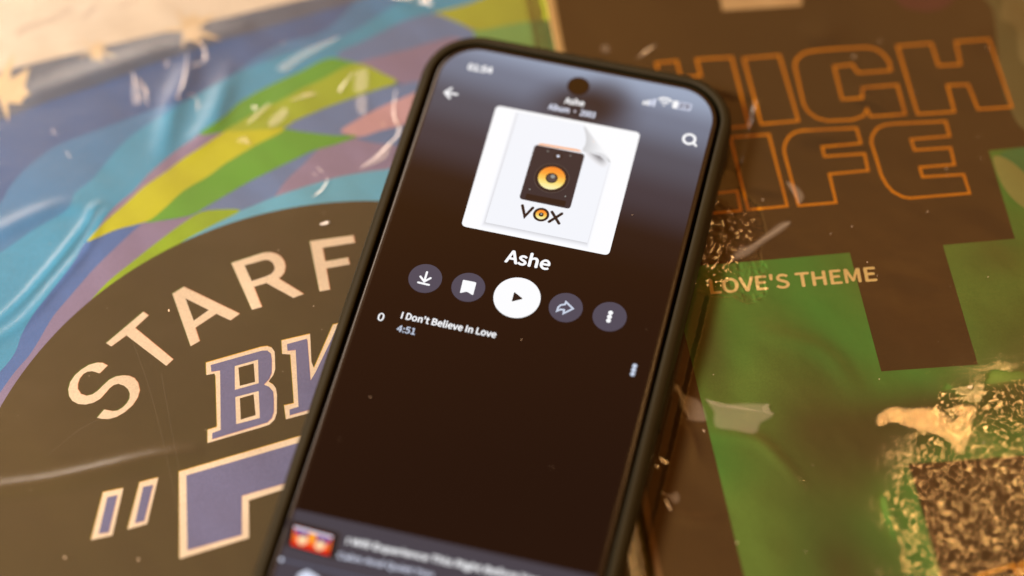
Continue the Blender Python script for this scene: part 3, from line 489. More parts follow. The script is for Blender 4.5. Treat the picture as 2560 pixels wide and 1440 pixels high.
FONT = None
try:
    fp = os.path.join(bpy.utils.resource_path('LOCAL'), "datafiles", "fonts", "Noto Sans CJK Regular.woff2")
    if os.path.exists(fp): FONT = bpy.data.fonts.load(fp)
except Exception:
    FONT = None
_CAP = []
def cap_unit():
    if not _CAP:
        cu = bpy.data.curves.new("probe", 'FONT'); cu.body = "H"; cu.size = 1.0
        if FONT: cu.font = FONT
        o = bpy.data.objects.new("probe", cu); COL.objects.link(o)
        me = bpy.data.meshes.new_from_object(o.evaluated_get(bpy.context.evaluated_depsgraph_get()))
        _CAP.append(max(v.co.y for v in me.vertices))
        bpy.data.objects.remove(o); bpy.data.curves.remove(cu); bpy.data.meshes.remove(me)
    return _CAP[0]
def text_mesh(name, body, A, B, cap, z, m, parent, bold=0.0, extra=0.0):
    """lettering laid between the baseline points A and B (mm), cap height in mm, as flat print"""
    cu = bpy.data.curves.new(name, 'FONT'); cu.body = body
    if FONT: cu.font = FONT
    cu.size = 1.0; cu.resolution_u = 4
    tmp = bpy.data.objects.new(name, cu); COL.objects.link(tmp)
    me = bpy.data.meshes.new_from_object(tmp.evaluated_get(bpy.context.evaluated_depsgraph_get()))
    bpy.data.objects.remove(tmp); bpy.data.curves.remove(cu)
    co = np.empty(len(me.vertices) * 3, np.float32); me.vertices.foreach_get("co", co); co = co.reshape(-1, 3)
    x0, x1 = co[:, 0].min(), co[:, 0].max(); H = cap_unit()
    A = np.array(A); B = np.array(B); d = B - A; L = np.linalg.norm(d); u = d / L; v = np.array([-u[1], u[0]])
    x = (co[:, 0] - x0) / (x1 - x0) * L; y = co[:, 1] / H * cap
    P = A[None, :] + x[:, None] * u + y[:, None] * v
    co[:, 0] = P[:, 0] * MM; co[:, 1] = P[:, 1] * MM; co[:, 2] = z * MM
    me.vertices.foreach_set("co", co.ravel()); me.update()
    me.materials.clear()
    if bold:      # heavier weight: the same glyphs laid again a hair to each side
        bm = bmesh.new(); bm.from_mesh(me)
        base = [([tuple(v.co) for v in f.verts]) for f in bm.faces]
        for q, (dx, dy) in enumerate(((1, 0), (-1, 0), (0, 1), (0, -1))):
            w = bold * cap * 1.35
            off = (u * dx + v * dy) * w * MM
            mp = {}
            for f in base:
                vs = []
                for c in f:
                    if c not in mp: mp[c] = bm.verts.new((c[0] + off[0], c[1] + off[1], c[2] + 0.003 * MM * (q + 1)))
                    vs.append(mp[c])
                try: bm.faces.new(vs)
                except ValueError: pass
        bm.to_mesh(me); bm.free()
    o = link_mesh(name, me, [MATS[m]], parent)
    return o

def box_mesh(name, x0, x1, y0, y1, z0, z1, m, parent, bevel=0.0):
    me = bpy.data.meshes.new(name); bm = bmesh.new()
    bmesh.ops.create_cube(bm, size=1)
    for v in bm.verts:
        v.co = ((x0 + x1) / 2 + v.co.x * (x1 - x0), (y0 + y1) / 2 + v.co.y * (y1 - y0), (z0 + z1) / 2 + v.co.z * (z1 - z0))
        v.co *= MM
    if bevel: bmesh.ops.bevel(bm, geom=bm.edges[:], offset=bevel * MM, segments=2, affect='EDGES')
    bm.to_mesh(me); bm.free()
    return link_mesh(name, me, [m], parent)

# ------------------------------------------------------------------ table under everything
m, n, l, b = mat_new("table_wood")
tc = n.new("ShaderNodeTexCoord"); mp = n.new("ShaderNodeMapping"); mp.inputs["Scale"].default_value = (3, 40, 3)
nz = n.new("ShaderNodeTexNoise"); nz.inputs["Scale"].default_value = 4; nz.inputs["Detail"].default_value = 6
rp = n.new("ShaderNodeValToRGB"); rp.color_ramp.elements[0].color = (0.09, 0.035, 0.012, 1); rp.color_ramp.elements[1].color = (0.24, 0.11, 0.045, 1)
l.new(tc.outputs["Object"], mp.inputs[0]); l.new(mp.outputs[0], nz.inputs["Vector"]); l.new(nz.outputs["Fac"], rp.inputs[0]); l.new(rp.outputs[0], b.inputs["Base Color"])
b.inputs["Roughness"].default_value = 0.4
tb = box_mesh("table_top", -700, 700, -520, 560, -34, -4.0, m, None)
tb["kind"] = "structure"

# ------------------------------------------------------------------ record sleeves
m, n, l, b = mat_new("card_edge"); b.inputs["Base Color"].default_value = (0.42, 0.27, 0.14, 1); b.inputs["Roughness"].default_value = 0.8

left = thing("record_sleeve", "striped blue, green and yellow record sleeve with arched cream lettering on a dark disc", "record sleeve",
             (LEFT_ORIGIN[0], LEFT_ORIGIN[1], -0.004), math.radians(LEFT_ANGLE), "record sleeves in clear plastic covers")
right = thing("record_sleeve", "dark brown and green record sleeve with orange outlined HIGH LIFE lettering, in clear plastic", "record sleeve",
              (RIGHT_ORIGIN[0], RIGHT_ORIGIN[1], -0.0012), math.radians(RIGHT_ANGLE), "record sleeves in clear plastic covers")
L_TOP = 2.5   # mm above the left sleeve's base (world z = -1.5 mm)
R_TOP = 1.2   # mm above the right sleeve's base (world z = 0)
def to_local(empty_loc, ang, x, y):
    c, s = math.cos(math.radians(ang)), math.sin(math.radians(ang))
    return ((x - empty_loc[0] * 1000) * c + (y - empty_loc[1] * 1000) * s, -(x - empty_loc[0] * 1000) * s + (y - empty_loc[1] * 1000) * c)
# soft brown ellipses on the green panel, in the right sleeve's frame (mm): cx, cy, rx, ry, inner, amount
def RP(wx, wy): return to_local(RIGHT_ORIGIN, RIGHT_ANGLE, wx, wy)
BROWN_BLOBS = []
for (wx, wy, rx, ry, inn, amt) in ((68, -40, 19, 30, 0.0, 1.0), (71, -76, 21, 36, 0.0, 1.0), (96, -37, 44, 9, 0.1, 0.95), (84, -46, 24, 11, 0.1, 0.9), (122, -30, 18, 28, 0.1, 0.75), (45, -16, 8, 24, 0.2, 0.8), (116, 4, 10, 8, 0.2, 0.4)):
    cx, cy = RP(wx, wy); BROWN_BLOBS.append((cx, cy, rx, ry, inn, amt))
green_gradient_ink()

box_mesh("jacket", -157.5, 157.5, -137.5, 177.5, 0.1, L_TOP, MATS["ink_violet"], left, 0.5)
box_mesh("jacket", -157.5, 157.5, -157.5, 157.5, 0.05, R_TOP, MATS["ink_darkbrown"], right, 0.5)
LAYER = 0.022
LY0, LY1 = -137.5, 177.5     # the left sleeve's printed disc sits low on its front
def clip157(pts, sl='R'):
    y0, y1 = (LY0 + .3, LY1 - .3) if sl == 'L' else (-157.2, 157.2)
    return [(max(-157.2, min(157.2, p[0])), max(y0, min(y1, p[1]))) for p in pts]
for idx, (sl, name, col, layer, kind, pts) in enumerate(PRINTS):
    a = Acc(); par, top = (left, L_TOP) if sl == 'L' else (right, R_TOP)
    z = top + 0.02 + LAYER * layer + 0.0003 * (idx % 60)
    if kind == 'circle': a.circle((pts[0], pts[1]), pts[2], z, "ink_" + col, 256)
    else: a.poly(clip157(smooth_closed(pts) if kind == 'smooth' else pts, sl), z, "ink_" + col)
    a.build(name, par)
for idx, (sl, name, col, layer, pts, w, closed) in enumerate(STROKES):
    a = Acc(); par, top = (left, L_TOP) if sl == 'L' else (right, R_TOP)
    a.stroke(pts if closed else smooth_open(pts), w * 0.80, top + 0.02 + LAYER * layer + 0.0007 * idx, "ink_" + col, closed)
    a.build(name, par)
text_mesh("printed_title", "LOVE'S THEME", LOVE[0], LOVE[1], 3.75, R_TOP + 0.15, "ink_lovetext", right, bold=0.03)

# ------------------------------------------------------------------ clear plastic covers (crumpled film over each sleeve)
def film_material(name, crackle=None, tint=(1, 1, 1), veil=0.006, rough=0.07, base=0.055):
    m, n, l, b = mat_new(name); n.remove(b)
    out = [x for x in n if x.type == 'OUTPUT_MATERIAL'][0]
    tc = n.new("ShaderNodeTexCoord")
    tr = n.new("ShaderNodeBsdfTransparent"); tr.inputs[0].default_value = (0.985, 0.98, 0.96, 1)
    gl = n.new("ShaderNodeBsdfGlossy"); gl.inputs["Roughness"].default_value = rough; gl.inputs["Color"].default_value = (*tint, 1)
    lw = n.new("ShaderNodeFresnel"); lw.inputs["IOR"].default_value = 1.52
    ml = n.new("ShaderNodeMath"); ml.operation = 'MULTIPLY'; ml.inputs[1].default_value = 0.95; ml.use_clamp = True
    l.new(lw.outputs[0], ml.inputs[0])
    # handling marks: fine waviness of the film
    n1 = n.new("ShaderNodeTexNoise"); n1.inputs["Scale"].default_value = 120; n1.inputs["Detail"].default_value = 3
    l.new(tc.outputs["Object"], n1.inputs["Vector"])
    b1 = n.new("ShaderNodeBump"); b1.inputs["Strength"].default_value = 0.35; b1.inputs["Distance"].default_value = 0.0002
    l.new(n1.outputs["Fac"], b1.inputs["Height"])
    last = b1
    fine = n.new("ShaderNodeTexNoise"); fine.inputs["Scale"].default_value = 900; fine.inputs["Detail"].default_value = 3; fine.inputs["Roughness"].default_value = 0.6; fine.inputs["Distortion"].default_value = 0.6
    l.new(tc.outputs["Object"], fine.inputs["Vector"])
    if crackle:
        tot = None
        for (cx, cy, rx, ry, amt) in crackle:
            mp = n.new("ShaderNodeMapping")
            mp.inputs["Location"].default_value = (-cx / rx, -cy / ry, 0); mp.inputs["Scale"].default_value = (1000 / rx, 1000 / ry, 0)
            l.new(tc.outputs["Object"], mp.inputs["Vector"])
            ln = n.new("ShaderNodeVectorMath"); ln.operation = 'LENGTH'; l.new(mp.outputs[0], ln.inputs[0])
            mr = n.new("ShaderNodeMapRange"); mr.interpolation_type = 'SMOOTHSTEP'
            mr.inputs["From Min"].default_value = 0.55; mr.inputs["From Max"].default_value = 1.15
            mr.inputs["To Min"].default_value = amt * 0.85; mr.inputs["To Max"].default_value = 0.0
            l.new(ln.outputs["Value"], mr.inputs["Value"])
            if tot is None: tot = mr.outputs[0]
            else:
                mx = n.new("ShaderNodeMath"); mx.operation = 'MAXIMUM'; l.new(tot, mx.inputs[0]); l.new(mr.outputs[0], mx.inputs[1]); tot = mx.outputs[0]
        b2 = n.new("ShaderNodeBump"); b2.inputs["Distance"].default_value = 0.00022
        l.new(fine.outputs["Fac"], b2.inputs["Height"]); l.new(tot, b2.inputs["Strength"]); l.new(last.outputs[0], b2.inputs["Normal"])
        last = b2
    l.new(last.outputs[0], gl.inputs["Normal"]); l.new(last.outputs[0], lw.inputs["Normal"])
    mx = n.new("ShaderNodeMixShader"); l.new(ml.outputs[0], mx.inputs[0]); l.new(tr.outputs[0], mx.inputs[1]); l.new(gl.outputs[0], mx.inputs[2])
    df = n.new("ShaderNodeBsdfDiffuse"); df.inputs[0].default_value = (0.8, 0.8, 0.8, 1)
    m2 = n.new("ShaderNodeMixShader"); m2.inputs[0].default_value = veil
    l.new(mx.outputs[0], m2.inputs[1]); l.new(df.outputs[0], m2.inputs[2])
    l.new(m2.outputs[0], out.inputs[0])
    return m

def RPx(wx, wy): return RP(wx, wy)
c1 = RP(100, -62); c2 = RP(50, 12); c3 = RP(58, -2)
film_r = film_material("clear_film_right")
film_c = film_material("crinkled_film", rough=0.045, tint=(1, 0.95, 0.85))
film_l = film_material("clear_film_left", veil=0.022, rough=0.2)

CRINKLES = [(c1[0] + 14, c1[1] - 3, 32, 33, 1.0, 21), (c2[0] - 1, c2[1], 12, 20, 1.0, 33)]
def crinkle_r(X, Y, rx, ry, seed):
    return np.sqrt((X / rx) ** 2 + (Y / ry) ** 2) + 0.35 * (vnoise(X, Y, 1 / 6.0, seed + 9) - 0.5)
def vnoise(x, y, freq, seed, rng_n=256):
    r = np.random.RandomState(seed); g = r.rand(rng_n, rng_n)
    fx = x * freq + 1000; fy = y * freq + 1000
    ix = np.floor(fx).astype(int); iy = np.floor(fy).astype(int); tx = fx - ix; ty = fy - iy
    tx = tx * tx * (3 - 2 * tx); ty = ty * ty * (3 - 2 * ty)
    a = g[ix % rng_n, iy % rng_n]; b = g[(ix + 1) % rng_n, iy % rng_n]; c = g[ix % rng_n, (iy + 1) % rng_n]; d = g[(ix + 1) % rng_n, (iy + 1) % rng_n]
    return (a * (1 - tx) + b * tx) * (1 - ty) + (c * (1 - tx) + d * tx) * ty

def film(name, par, top, sl, mat, x0, x1, y0, y1, step, calm):
    nx = int((x1 - x0) / step) + 1; ny = int((y1 - y0) / step) + 1
    X, Y = np.meshgrid(np.linspace(x0, x1, nx), np.linspace(y0, y1, ny), indexing='ij')
    c, s = math.cos(math.radians(35)), math.sin(math.radians(35))
    U = X * c + Y * s; V = -X * s + Y * c
    Zh = 0.55 * vnoise(U, V * 0.35, 1 / 13.0, 3) + 0.22 * vnoise(U, V * 0.5, 1 / 5.5, 5) + 0.9 * vnoise(X, Y, 1 / 34.0, 8)
    Zh = Zh * 0.34
    for (rs, pl, h, sg) in RIDGES:
        if rs != sl: continue
        P = np.array(smooth_open(pl, 8)); best = np.full(X.shape, 1e9); T = np.zeros(X.shape)
        for i in range(len(P) - 1):
            a = P[i]; d = P[i + 1] - a; L2 = d @ d + 1e-9
            t = np.clip(((X - a[0]) * d[0] + (Y - a[1]) * d[1]) / L2, 0, 1)
            dd = (X - a[0] - t * d[0]) ** 2 + (Y - a[1] - t * d[1]) ** 2
            mk = dd < best; best = np.where(mk, dd, best); T = np.where(mk, (i + t) / (len(P) - 1), T)
        Zh += 0.6 * h * np.exp(-best / (2 * sg * sg)) * np.sin(np.pi * np.clip(T * 0.9 + 0.05, 0, 1)) ** 0.6
    Zh = top + 0.56 + Zh
    Zh = calm(X, Y, Zh)
    v = np.stack([X * MM, Y * MM, Zh * MM], -1).reshape(-1, 3)
    i, j = np.meshgrid(np.arange(nx - 1), np.arange(ny - 1), indexing='ij'); k = (i * ny + j)
    if sl == 'R':      # the crinkled pieces take the place of the smooth film
        keep = np.ones(k.shape, bool)
        for (cx, cy, rx, ry, amp, seed) in CRINKLES: keep &= ~(crinkle_r(X - cx, Y - cy, rx, ry, seed) < 0.985)[:-1, :-1]
        k = k[keep]
    k = k.ravel()
    f = np.stack([k, k + ny, k + ny + 1, k + 1], -1)
    me = bpy.data.meshes.new(name)
    me.vertices.add(len(v)); me.vertices.foreach_set("co", v.astype(np.float32).ravel())
    me.loops.add(f.size); me.loops.foreach_set("vertex_index", f.astype(np.int32).ravel())
    me.polygons.add(len(f)); me.polygons.foreach_set("loop_start", np.arange(0, f.size, 4, dtype=np.int32))
    me.polygons.foreach_set("use_smooth", np.ones(len(f), bool))
    me.update(calc_edges=True); me.validate()
    return link_mesh(name, me, [mat], par)

def world_xy(origin, ang, X, Y):
    c, s = math.cos(math.radians(ang)), math.sin(math.radians(ang))
    return origin[0] * 1000 + X * c - Y * s, origin[1] * 1000 + X * s + Y * c
def phone_xy(wx, wy):
    c, s = math.cos(math.radians(PHONE_ANGLE)), math.sin(math.radians(PHONE_ANGLE))
    dx, dy = wx - PHONE_ORIGIN[0] * 1000, wy - PHONE_ORIGIN[1] * 1000
    return dx * c + dy * s, -dx * s + dy * c
def calm_left(X, Y, Zh):
    wx, wy = world_xy(LEFT_ORIGIN, LEFT_ANGLE, X, Y)
    c, s = math.cos(math.radians(RIGHT_ANGLE)), math.sin(math.radians(RIGHT_ANGLE))
    rx = (wx - RIGHT_ORIGIN[0] * 1000) * c + (wy - RIGHT_ORIGIN[1] * 1000) * s
    k = np.clip((-157.5 - 1.0 - rx) / 4.0, 0, 1)      # flat where the other sleeve lies on it
    Zh = L_TOP + 0.1 + 0.05 + (Zh - L_TOP - 0.15) * k
    Zh = np.where(rx > -158.5, np.minimum(Zh, 2.7), Zh)
    lay = L_TOP + 0.47
    Zh = np.where(rx < -159, np.maximum(Zh, lay), Zh)
    px, py = phone_xy(wx, wy)
    return np.where((abs(px) < 41) & (py < 42), np.minimum(Zh, 4.2), Zh)
def calm_right(X, Y, Zh):
    wx, wy = world_xy(RIGHT_ORIGIN, RIGHT_ANGLE, X, Y)
    px, py = phone_xy(wx, wy)
    Zh = np.where((abs(px) < 42) & (py < 42), np.minimum(Zh, R_TOP + 0.45), Zh)
    return np.maximum(Zh, R_TOP + 0.2)
film("plastic_cover", left, L_TOP, 'L', film_l, -157.5, 157.5, -137.5, 177.5, 0.68, calm_left)
film("plastic_cover", right, R_TOP, 'R', film_r, -157.5, 157.5, -157.5, 157.5, 0.64, calm_right)

def lamp_tilt(sl, origin, ang, cx, cy):
    wx, wy = world_xy(origin, ang, cx, cy); c = Vector((wx * MM, wy * MM, 0))
    lamp = LAMP_SMALL if sl == 'R' else LAMP_BIG
    h = ((lamp - c).normalized() + (Vector(CAM_LOC) - c).normalized()).normalized()
    sx, sy = -h.x / h.z, -h.y / h.z
    cc, ss = math.cos(math.radians(ang)), math.sin(math.radians(ang))
    return sx * cc + sy * ss, -sx * ss + sy * cc
# crinkled patches, real relief at half-millimetre scale
def crinkle(cx, cy, rx, ry, amp, seed, step=0.16, zoff=0.62, gain=1.0):
    nx = int(2 * rx / step) + 1; ny = int(2 * ry / step) + 1
    X, Y = np.meshgrid(np.linspace(-rx, rx, nx), np.linspace(-ry, ry, ny), indexing='ij')
    rr = crinkle_r(X, Y, rx, ry, seed)
    fade = np.clip((1.0 - rr) / 0.55, 0, 1); fade = fade * fade * (3 - 2 * fade)
    wx = X + 0.9 * vnoise(X, Y, 1 / 1.5, seed + 1); wy = Y + 0.9 * vnoise(X, Y, 1 / 1.6, seed + 2)
    h = 0.055 * (1 - np.abs(2 * vnoise(wx, wy, 1 / 0.75, seed) - 1)) + 0.085 * (1 - np.abs(2 * vnoise(wx, wy, 1 / 1.5, seed + 5) - 1)) + 0.05 * vnoise(X, Y, 1 / 5.0, seed + 6)
    Zh = R_TOP + zoff + amp * (0.55 + 0.45 * fade) * h
    if rx < 20:      # the small patch beside the phone is tilted towards the lamp to glint
        tx, ty = lamp_tilt('R', RIGHT_ORIGIN, RIGHT_ANGLE, cx, cy)
        Zh = Zh + 0.45 * (tx * (X + rx) + ty * (Y + (ry if ty > 0 else -ry))) * fade
    keep = (rr < 1.0)
    f = []
    k = np.arange(nx * ny).reshape(nx, ny)
    m_ = keep[:-1, :-1] & keep[1:, 1:]
    px, py = phone_xy(*world_xy(RIGHT_ORIGIN, RIGHT_ANGLE, X + cx, Y + cy))
    m_ &= ~((abs(px) < 37.5) & (py < 37))[:-1, :-1] & (X + cx > -157)[:-1, :-1]
    f = np.stack([k[:-1, :-1][m_], k[1:, :-1][m_], k[1:, 1:][m_], k[:-1, 1:][m_]], -1)
    used = np.unique(f); remap = np.full(nx * ny, -1); remap[used] = np.arange(len(used))
    v = np.stack([(X + cx) * MM, (Y + cy) * MM, Zh * MM], -1).reshape(-1, 3)[used]; f = remap[f]
    me = bpy.data.meshes.new("film_crinkle")
    me.vertices.add(len(v)); me.vertices.foreach_set("co", v.astype(np.float32).ravel())
    me.loops.add(f.size); me.loops.foreach_set("vertex_index", f.astype(np.int32).ravel())
    me.polygons.add(len(f)); me.polygons.foreach_set("loop_start", np.arange(0, f.size, 4, dtype=np.int32))
    me.polygons.foreach_set("use_smooth", np.ones(len(f), bool))
    me.update(calc_edges=True); me.validate()
    return link_mesh("film_crinkle", me, [film_c], right)
for q_ in CRINKLES: crinkle(*q_)

# film creases as added shards tilted at lamp and camera, glints painted pale
def glint_scratch_material(name, rough, mixv, veil, tint):
    m, n, l, b = mat_new(name); n.remove(b)
    out = [x for x in n if x.type == 'OUTPUT_MATERIAL'][0]
    tc = n.new("ShaderNodeTexCoord")
    tr = n.new("ShaderNodeBsdfTransparent"); gl = n.new("ShaderNodeBsdfGlossy"); gl.inputs["Roughness"].default_value = rough; gl.inputs["Color"].default_value = (*tint, 1)
    nz = n.new("ShaderNodeTexNoise"); nz.inputs["Scale"].default_value = 1500; nz.inputs["Detail"].default_value = 3; l.new(tc.outputs["Object"], nz.inputs["Vector"])
    bp = n.new("ShaderNodeBump"); bp.inputs["Strength"].default_value = 0.5; bp.inputs["Distance"].default_value = 0.0001; l.new(nz.outputs["Fac"], bp.inputs["Height"]); l.new(bp.outputs[0], gl.inputs["Normal"])
    mr = n.new("ShaderNodeMapRange"); mr.inputs["From Min"].default_value = 0.3; mr.inputs["From Max"].default_value = 0.7
    mr.inputs["To Min"].default_value = mixv * 0.55; mr.inputs["To Max"].default_value = mixv * 1.3
    st = n.new("ShaderNodeMapping"); st.inputs["Rotation"].default_value = (0, 0, 0.5); st.inputs["Scale"].default_value = (3.2, 0.35, 1)
    sn = n.new("ShaderNodeTexNoise"); sn.inputs["Scale"].default_value = 900; sn.inputs["Detail"].default_value = 2
    l.new(tc.outputs["Object"], st.inputs[0]); l.new(st.outputs[0], sn.inputs["Vector"]); l.new(sn.outputs["Fac"], mr.inputs["Value"])
    fa = n.new("ShaderNodeAttribute"); fa.attribute_name = "fade"
    fm = n.new("ShaderNodeMath"); fm.operation = 'MULTIPLY'; l.new(mr.outputs[0], fm.inputs[0]); l.new(fa.outputs["Fac"], fm.inputs[1])
    fv = n.new("ShaderNodeMath"); fv.operation = 'MULTIPLY'; fv.inputs[1].default_value = veil; l.new(fa.outputs["Fac"], fv.inputs[0])
    mx = n.new("ShaderNodeMixShader"); l.new(fm.outputs[0], mx.inputs[0]); l.new(tr.outputs[0], mx.inputs[1]); l.new(gl.outputs[0], mx.inputs[2])
    df = n.new("ShaderNodeBsdfDiffuse"); df.inputs[0].default_value = (0.85, 0.85, 0.85, 1)
    m2 = n.new("ShaderNodeMixShader"); l.new(fv.outputs[0], m2.inputs[0]); l.new(mx.outputs[0], m2.inputs[1]); l.new(df.outputs[0], m2.inputs[2])
    l.new(m2.outputs[0], out.inputs[0])
glint_scratch_material("crease_gold", 0.16, 0.15, 0.05, (1, 0.84, 0.6))  # lamp highlight painted as a gold tint and pale veil
glint_scratch_material("crease_dim", 0.22, 0.012, 0.07, (1, 0.95, 0.85))
glint_scratch_material("crease_scratch", 0.3, 0.003, 0.03, (1, 1, 1))
glint_scratch_material("crease_faint", 0.3, 0.02, 0.06, (1, 1, 1))
glint_scratch_material("crease_soft", 0.26, 0.02, 0.08, (1, 1, 1))
glint_scratch_material("crease_white", 0.2, 0.16, 0.24, (1, 1, 1))
for (sl, kind, pts) in CREASE_GLINTS:
    par, origin, ang, top, pz = (left, LEFT_ORIGIN, LEFT_ANGLE, L_TOP, -0.004) if sl == 'L' else (right, RIGHT_ORIGIN, RIGHT_ANGLE, R_TOP, -0.0012)
    P = smooth_closed(pts, 4)
    cx = sum(p[0] for p in P) / len(P); cy = sum(p[1] for p in P) / len(P)
    wx, wy = world_xy(origin, ang, cx, cy); c = Vector((wx * MM, wy * MM, 0))
    lamp = LAMP_SMALL if sl == 'R' else LAMP_BIG
    h = ((lamp - c).normalized() + (Vector(CAM_LOC) - c).normalized()).normalized()
    sx, sy = -h.x / h.z, -h.y / h.z
    cc, ss = math.cos(math.radians(ang)), math.sin(math.radians(ang))
    lx, ly = sx * cc + sy * ss, -sx * ss + sy * cc
    zs = [lx * (p[0] - cx) + ly * (p[1] - cy) for p in P]
    lo = min(zs); base = top + (1.4 if kind == "gold" else 1.05)
    area_ = abs(sum(P[i][0] * P[(i + 1) % len(P)][1] - P[(i + 1) % len(P)][0] * P[i][1] for i in range(len(P)))) / 2
    per = sum(math.dist(P[i], P[(i + 1) % len(P)]) for i in range(len(P)))
    w = min(0.55 if kind in ('gold', 'dim') else 0.45, 0.75 * area_ / per)
    sgn = 1 if sum(P[i][0] * P[(i + 1) % len(P)][1] - P[(i + 1) % len(P)][0] * P[i][1] for i in range(len(P))) > 0 else -1
    inner = []
    for i in range(len(P)):
        p0, p2 = np.array(P[i - 1]), np.array(P[(i + 1) % len(P)]); d = p2 - p0; d = d / (np.linalg.norm(d) + 1e-9)
        inner.append((P[i][0] - d[1] * w * sgn, P[i][1] + d[0] * w * sgn))
    outer = [(P[i][0] + (P[i][0] - inner[i][0]) * 0.6, P[i][1] + (P[i][1] - inner[i][1]) * 0.6) for i in range(len(P))]
    zf = lambda p: base + lx * (p[0] - cx) + ly * (p[1] - cy) - lo
    N = len(P); vv = [(p[0] * MM, p[1] * MM, zf(p) * MM) for p in outer + inner]
    ff = [(i, (i + 1) % N, N + (i + 1) % N, N + i) for i in range(N)] + [tuple(range(N, 2 * N))]
    me = bpy.data.meshes.new("crease_glint"); me.from_pydata(vv, [], ff); me.update()
    at = me.attributes.new("fade", 'FLOAT', 'POINT'); at.data.foreach_set("value", [0.0] * N + [1.0] * N)
    link_mesh("crease_glint", me, [MATS["crease_" + kind]], par)

for (sl, pts, w) in CREASE_GLINT_LINES:  # line glints: thin added shards with a painted white veil
    par, origin, ang, top = (left, LEFT_ORIGIN, LEFT_ANGLE, L_TOP) if sl == 'L' else (right, RIGHT_ORIGIN, RIGHT_ANGLE, R_TOP)
    P = [np.array(p) for p in smooth_open(pts, 6)]; N = len(P); vv = []; fv = []
    lx, ly = lamp_tilt(sl, origin, ang, P[N // 2][0], P[N // 2][1])
    for i, p in enumerate(P):
        d = P[min(i + 1, N - 1)] - P[max(i - 1, 0)]; d = d / (np.linalg.norm(d) + 1e-9); nn = np.array([-d[1], d[0]])
        u = i / (N - 1); tap = min(1, 5 * u, 5 * (1 - u)) ** 0.5 * (0.75 + 0.35 * math.sin(7 * u + w * 20))
        for k_, fd in ((-1, 0), (-.35, 1), (.35, 1), (1, 0)):
            q = p + nn * k_ * w * 0.62 * tap
            vv.append((q[0] * MM, q[1] * MM, (top + 1.1 + lx * (q[0] - p[0]) + ly * (q[1] - p[1])) * MM)); fv.append(fd * min(1, 4 * u + .15, 4 * (1 - u) + .15))
    ff = [(4 * i + k_, 4 * i + k_ + 1, 4 * i + 5 + k_, 4 * i + 4 + k_) for i in range(N - 1) for k_ in range(3)]
    me = bpy.data.meshes.new("crease_glint"); me.from_pydata(vv, [], ff); me.update()
    at = me.attributes.new("fade", 'FLOAT', 'POINT'); at.data.foreach_set("value", fv)
    link_mesh("crease_glint", me, [MATS["crease_white"]], par)
# hair-fine scratches in the left cover
for pts in SCRATCHES:
    a = Acc(); a.stroke(smooth_open(pts), 0.08, L_TOP + 1.1, "crease_scratch", cap=False); o = a.build("film_scratch", left); at = o.data.attributes.new("fade", "FLOAT", "POINT"); at.data.foreach_set("value", [1.0] * len(o.data.vertices))
# dust lying on everything: far too small and many to count
rnd = random.Random(11); a = Acc()
m, n, l, b = mat_new("dust"); b.inputs["Base Color"].default_value = (0.75, 0.66, 0.52, 1); b.inputs["Roughness"].default_value = 0.9
for i in range(150):
    wx = rnd.uniform(-135, 150); wy = rnd.uniform(-85, 75)
    px, py = phone_xy(wx, wy)
    if abs(px) < 43 and py < 42: continue
    s = 0.04 + 0.11 * rnd.random() ** 3; a0 = rnd.uniform(0, 6.3); el = rnd.choice((1, 1, 1.4, 3.2))
    q = [(wx + s * rnd.uniform(.6, 1.3) * (el * math.cos(t) * math.cos(a0) - math.sin(t) * math.sin(a0)), wy + s * rnd.uniform(.6, 1.3) * (el * math.cos(t) * math.sin(a0) + math.sin(t) * math.cos(a0))) for t in np.linspace(0, 2 * math.pi, 7)[:-1]]
    a.poly(q, 1.25, m)
for i in range(12):      # a few specks on the phone's glass
    lx, ly = rnd.uniform(-33, 33), rnd.uniform(-110, 32); s = 0.035 + 0.07 * rnd.random() ** 2
    c_, s_ = math.cos(math.radians(PHONE_ANGLE)), math.sin(math.radians(PHONE_ANGLE))
    wx, wy = PHONE_ORIGIN[0] * 1000 + lx * c_ - ly * s_, PHONE_ORIGIN[1] * 1000 + lx * s_ + ly * c_
    a.circle((wx, wy), s, 12.05, m, 6)
dust = a.build("dust"); dust["kind"] = "stuff"; dust["label"] = "fine pale dust specks scattered over the covers and the phone glass"; dust["category"] = "dust"

